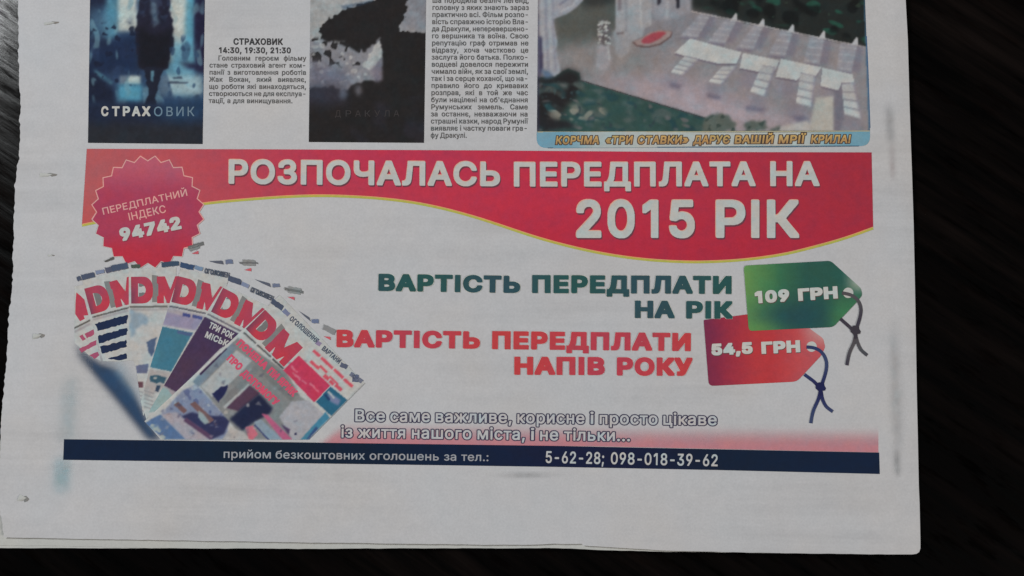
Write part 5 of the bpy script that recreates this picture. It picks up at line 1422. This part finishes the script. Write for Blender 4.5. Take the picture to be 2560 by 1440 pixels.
for i, (a, poly, base) in enumerate(covers):
    a.grain(.03, 5)
    c = printed("magazine_cover", poly, lambda x, y, a=a: a.at(x, y), 1 + 2 * i, paper, 2.3)
    t = Ink()
    if base is None:
        t.poly([(191, 731), (202, 740), (211, 749), (221, 788), (209, 789), (212, 797), (200, 803), (188, 785), (189, 752)], RED)
    else:
        cap = 69 if i == 5 else 68
        dd = np.array(base[1], float) - np.array(base[0]); LL = np.hypot(*dd); dd /= LL

        def mast(x, y, dd=dd, b0=np.array(base[0], float), LL=LL):
            u = ((x - b0[0]) * dd[0] + (y - b0[1]) * dd[1]) / LL
            v = ((x - b0[0]) * dd[1] - (y - b0[1]) * dd[0]) / cap
            c = mixc(RED(x, y), (120, 62, 84), smoothstep(.16, .02, u) * (.55 + .45 * np.sin(v * 9 + 1)))
            return mixc(c, (150, 70, 96), smoothstep(.2, .9, v) * .25)
        t.text("DM", base, cap, .072, mast, track=.07)
        g = Ink()
        # photograph strip behind the masthead
        d = np.array(base[1], float) - np.array(base[0]); L = np.hypot(*d); d /= L
        n = np.array([d[1], -d[0]])
        b0 = np.array(base[0], float)
        gp = [b0 + d * (L * .40) + n * (cap * f) for f in (0.05, .35, .7, 1.06)] + [b0 + d * (L * .52) + n * (cap * f) for f in (1.02, .7, .3, .05)]
        g.poly([tuple(q) for q in gp], (128, 128, 128))
        gp = [b0 + d * (L * .15) + n * cap * .12, b0 + d * (L * .15) + n * cap * .9, b0 + d * (L * .27) + n * cap * .9, b0 + d * (L * .27) + n * cap * .12]
        g.poly([tuple(q) for q in gp], (118, 118, 118))
        if L > 100:
            gp = [b0 + d * (L * .66) + n * cap * .02, b0 + d * (L * .74) + n * cap * .62, b0 + d * (L * .82) + n * cap * .02]
            g.poly([tuple(q) for q in gp], (142, 134, 132))
        g.build("masthead_picture", 1.5 + 2 * i, c)
    t.build("masthead", 2 + 2 * i, c)
    t = Ink()
    if i == 0:
        for q in ([(199, 840), (207, 836), (214, 848), (206, 853)], [(211, 834), (233, 823), (236, 836), (217, 846)], [(197, 873), (240, 850), (241, 862), (204, 881)], [(224, 888), (245, 879), (248, 888), (236, 897)]):
            blk(t, q, (168, 76, 106), 1.0)
    if i == 1:
        for q in ([(238, 809), (320, 786), (318, 808), (244, 827)], [(244, 840), (319, 819), (317, 836), (248, 859)], [(249, 867), (316, 850), (317, 867), (254, 885)], [(268, 897), (316, 883), (316, 895), (298, 901)]):
            blk(t, q, (34, 48, 84), 1.5)
    if i == 4:
        t.text("ТРИ РОК", [(520, 819), (579, 848)], 16.5, .05, (192, 190, 188))
        t.text("МІСЬК", [(511, 843), (566, 867)], 16.5, .05, (186, 184, 182))
    if i == 5:
        HR = (204, 74, 102)
        t.text("ПОНЕНА", [(589, 861), (660, 925)], 20, .075, HR)
        t.text("ПИ", [(666, 931), (688, 951)], 20, .075, HR)
        t.text("ЯРИК", [(692, 955), (732, 993)], 20, .075, HR)
        t.text("ПРО", [(565, 899), (596, 928)], 20, .075, HR)
        t.text("ДОПОМОГУ", [(600, 936), (687, 1016)], 20, .075, HR)
    if t.v:
        t.build("cover_headline", 2.5 + 2 * i, c)

# lines of type above the mastheads
t = Ink()
SL = (78, 88, 112)
for (x1, y1, x2, y2, h, col) in ((192, 698, 202, 695, 10, SL), (204, 694, 237, 686, 13, SL), (240, 682, 260, 678, 9, (130, 140, 170)), (264, 676, 280, 672, 13, (88, 88, 108)), (279, 672, 319, 663, 15, SL),
                                 (404, 662, 447, 658, 12, (64, 84, 108)), (451, 662, 484, 669, 13, (60, 86, 126)), (487, 667, 506, 673, 10, (124, 146, 176)), (571, 695, 602, 706, 13, SL), (604, 708, 622, 716, 10, (132, 142, 172)),
                                 (679, 752, 707, 771, 13, SL), (709, 775, 722, 787, 11, (124, 130, 162)), (791, 855, 802, 862, 11, (146, 130, 164)), (851, 911, 868, 918, 12, (92, 98, 122)),
                                 (262, 654, 285, 645, 5, (88, 86, 84)), (564, 655, 582, 653, 10, (110, 120, 150)), (598, 657, 644, 657, 5, (110, 110, 112)), (606, 656, 638, 657, 14, (138, 138, 138)), (681, 714, 699, 713, 9, (112, 124, 154)),
                                 (711, 722, 758, 731, 6, (112, 112, 112)), (720, 723, 752, 729, 16, (142, 142, 142)), (779, 803, 797, 803, 9, (110, 124, 160)), (808, 817, 838, 831, 14, (138, 138, 140)), (876, 934, 905, 955, 12, (112, 118, 140)), (880, 946, 896, 946, 18, (96, 104, 132)),
                                 (470, 620, 508, 608, 8, (108, 108, 108)), (474, 624, 498, 616, 9, (134, 134, 134)), (328, 666, 350, 665, 9, (78, 88, 78))):
    d = np.array([x2 - x1, y2 - y1], float); d /= np.hypot(*d)
    n = np.array([-d[1], d[0]]) * h / 2
    A, B = np.array([x1, y1], float), np.array([x2, y2], float)
    blk(t, [tuple(A + n), tuple(B + n), tuple(B - n), tuple(A - n)], col, 1.0)
for (x1, y1, x2, y2, h) in ((522, 653, 559, 657, 9), (636, 698, 677, 714, 10), (747, 777, 776, 799, 10)):
    t.poly([(x1, y1), (x2 - 3, y2 - h * .6), (x2, y2 + h * .4), ((x1 + x2) / 2, (y1 + y2) / 2 + 3)], (92, 96, 112))
for (x, y, a) in ((620, 674, 0), (728, 744, .4), (818, 843, .5), (488, 632, -.2)):
    t.poly([(x - 9, y + 1 - 6 * a), (x + 8, y - 4 + 6 * a), (x + 8, y + 4 + 6 * a)], (196, 84, 96))
for s, b0 in (("ОГОЛОШЕН", [(510, 683), (572, 695)]), ("ОГОЛОШЕН", [(624, 729), (680, 753)]), ("ОГОЛОШЕННЯ", [(722, 799), (790, 859)]), ("ВАРТАНИ", [(803, 874), (846, 910)])):
    t.text(s, b0, 13.5, .055, (84, 92, 110), tol=.5)
t.build("cover_strapline", 14, paper)


# ------------------------------------------------------------------ set-off marks, show-through and pin holes
def smudge(name, cx, cy, rx, ry, col, al, jx=0):
    f = Img(cx - 3 * rx, cy - 2.2 * ry, cx + 3 * rx, cy + 2.2 * ry, (0, 0, 0), 2)
    n = f.field(9)
    g = np.exp(-((f.X - cx - jx * (f.Y - cy)) / rx) ** 2 - ((f.Y - cy) / ry) ** 4)
    f.a = np.repeat((g * (0.8 + .22 * n))[..., None], 3, 2) * 255
    p = [(cx - 2.8 * rx, cy - 2 * ry), (cx + 2.8 * rx, cy - 2 * ry), (cx + 2.8 * rx, cy + 2 * ry), (cx - 2.8 * rx, cy + 2 * ry)]
    return printed(name, p, col, 0, paper, 5, alpha=lambda x, y: np.clip(f.at(x, y)[:, 0] / 255, 0, 1) * al)


smudge("ink_smudge", 2225, 310, 11, 46, (136, 138, 142), .34, .06)
smudge("ink_smudge", 2231, 405, 7, 40, (160, 142, 144), .3, .03)
smudge("ink_smudge", 2243, 1158, 8, 30, (136, 136, 138), .42, .05)
smudge("ink_smudge", 2240, 980, 14, 150, (164, 164, 166), .35, .03)
smudge("ink_smudge", 155, 1186, 20, 42, (158, 200, 212), .6, -.05)
smudge("ink_smudge", 172, 1030, 22, 80, (172, 190, 196), .4, -.05)
smudge("show_through_print", 1318, 1188, 62, 7, (150, 150, 152), .3)


def pin_hole(cx, cy, wd, ht, lift, ang=0.0):
    """press pin tear: a dark slit with a raised curl of paper beside it"""
    ca, sa = math.cos(ang), math.sin(ang)
    rt = lambda x, y: (cx + x * ca - y * sa, cy + x * sa + y * ca)
    k = Ink()
    k.poly([rt(-wd * .5, 0), rt(-wd * .1, -ht * .32), rt(wd * .5, -ht * .15), rt(wd * .42, ht * .2), rt(wd * .05, ht * .5), rt(-wd * .12, ht * .2)], (128, 126, 124))
    o = k.build("pin_hole", 1, paper)
    nx, ny = 7, 5
    V, F = [], []
    for j in range(ny):
        for i in range(nx):
            u, v = i / (nx - 1), j / (ny - 1)
            x, y = rt((-.95 + u * 1.05 * (1 - .35 * v)) * wd, (-.12 + v * .95 * (1 - .3 * u)) * ht)
            q = P(np.array([x]), np.array([y]), 0.00003 + lift * math.sin(math.pi * min(1, v * .9 + .1)) * math.sin(math.pi * min(1, .12 + .8 * u)))[0]
            V.append(q)
    for j in range(ny - 1):
        for i in range(nx - 1):
            s = j * nx + i
            F.append((s + nx, s + nx + 1, s + 1, s))
    link_mesh("torn_flap", V, F, M_PAPER2, o)


pin_hole(135, 56, 26, 8, .00025, -.03)
pin_hole(128, 436, 30, 11, .00022, .08)
pin_hole(131, 638, 12, 5, .0001, .1)
pin_hole(102, 838, 21, 15, .00045, .1)
pin_hole(64, 1246, 18, 20, .0004, .5)

# ------------------------------------------------------------------ clean up helper data
for me in [m for m in bpy.data.meshes if not m.users]:
    bpy.data.meshes.remove(me)
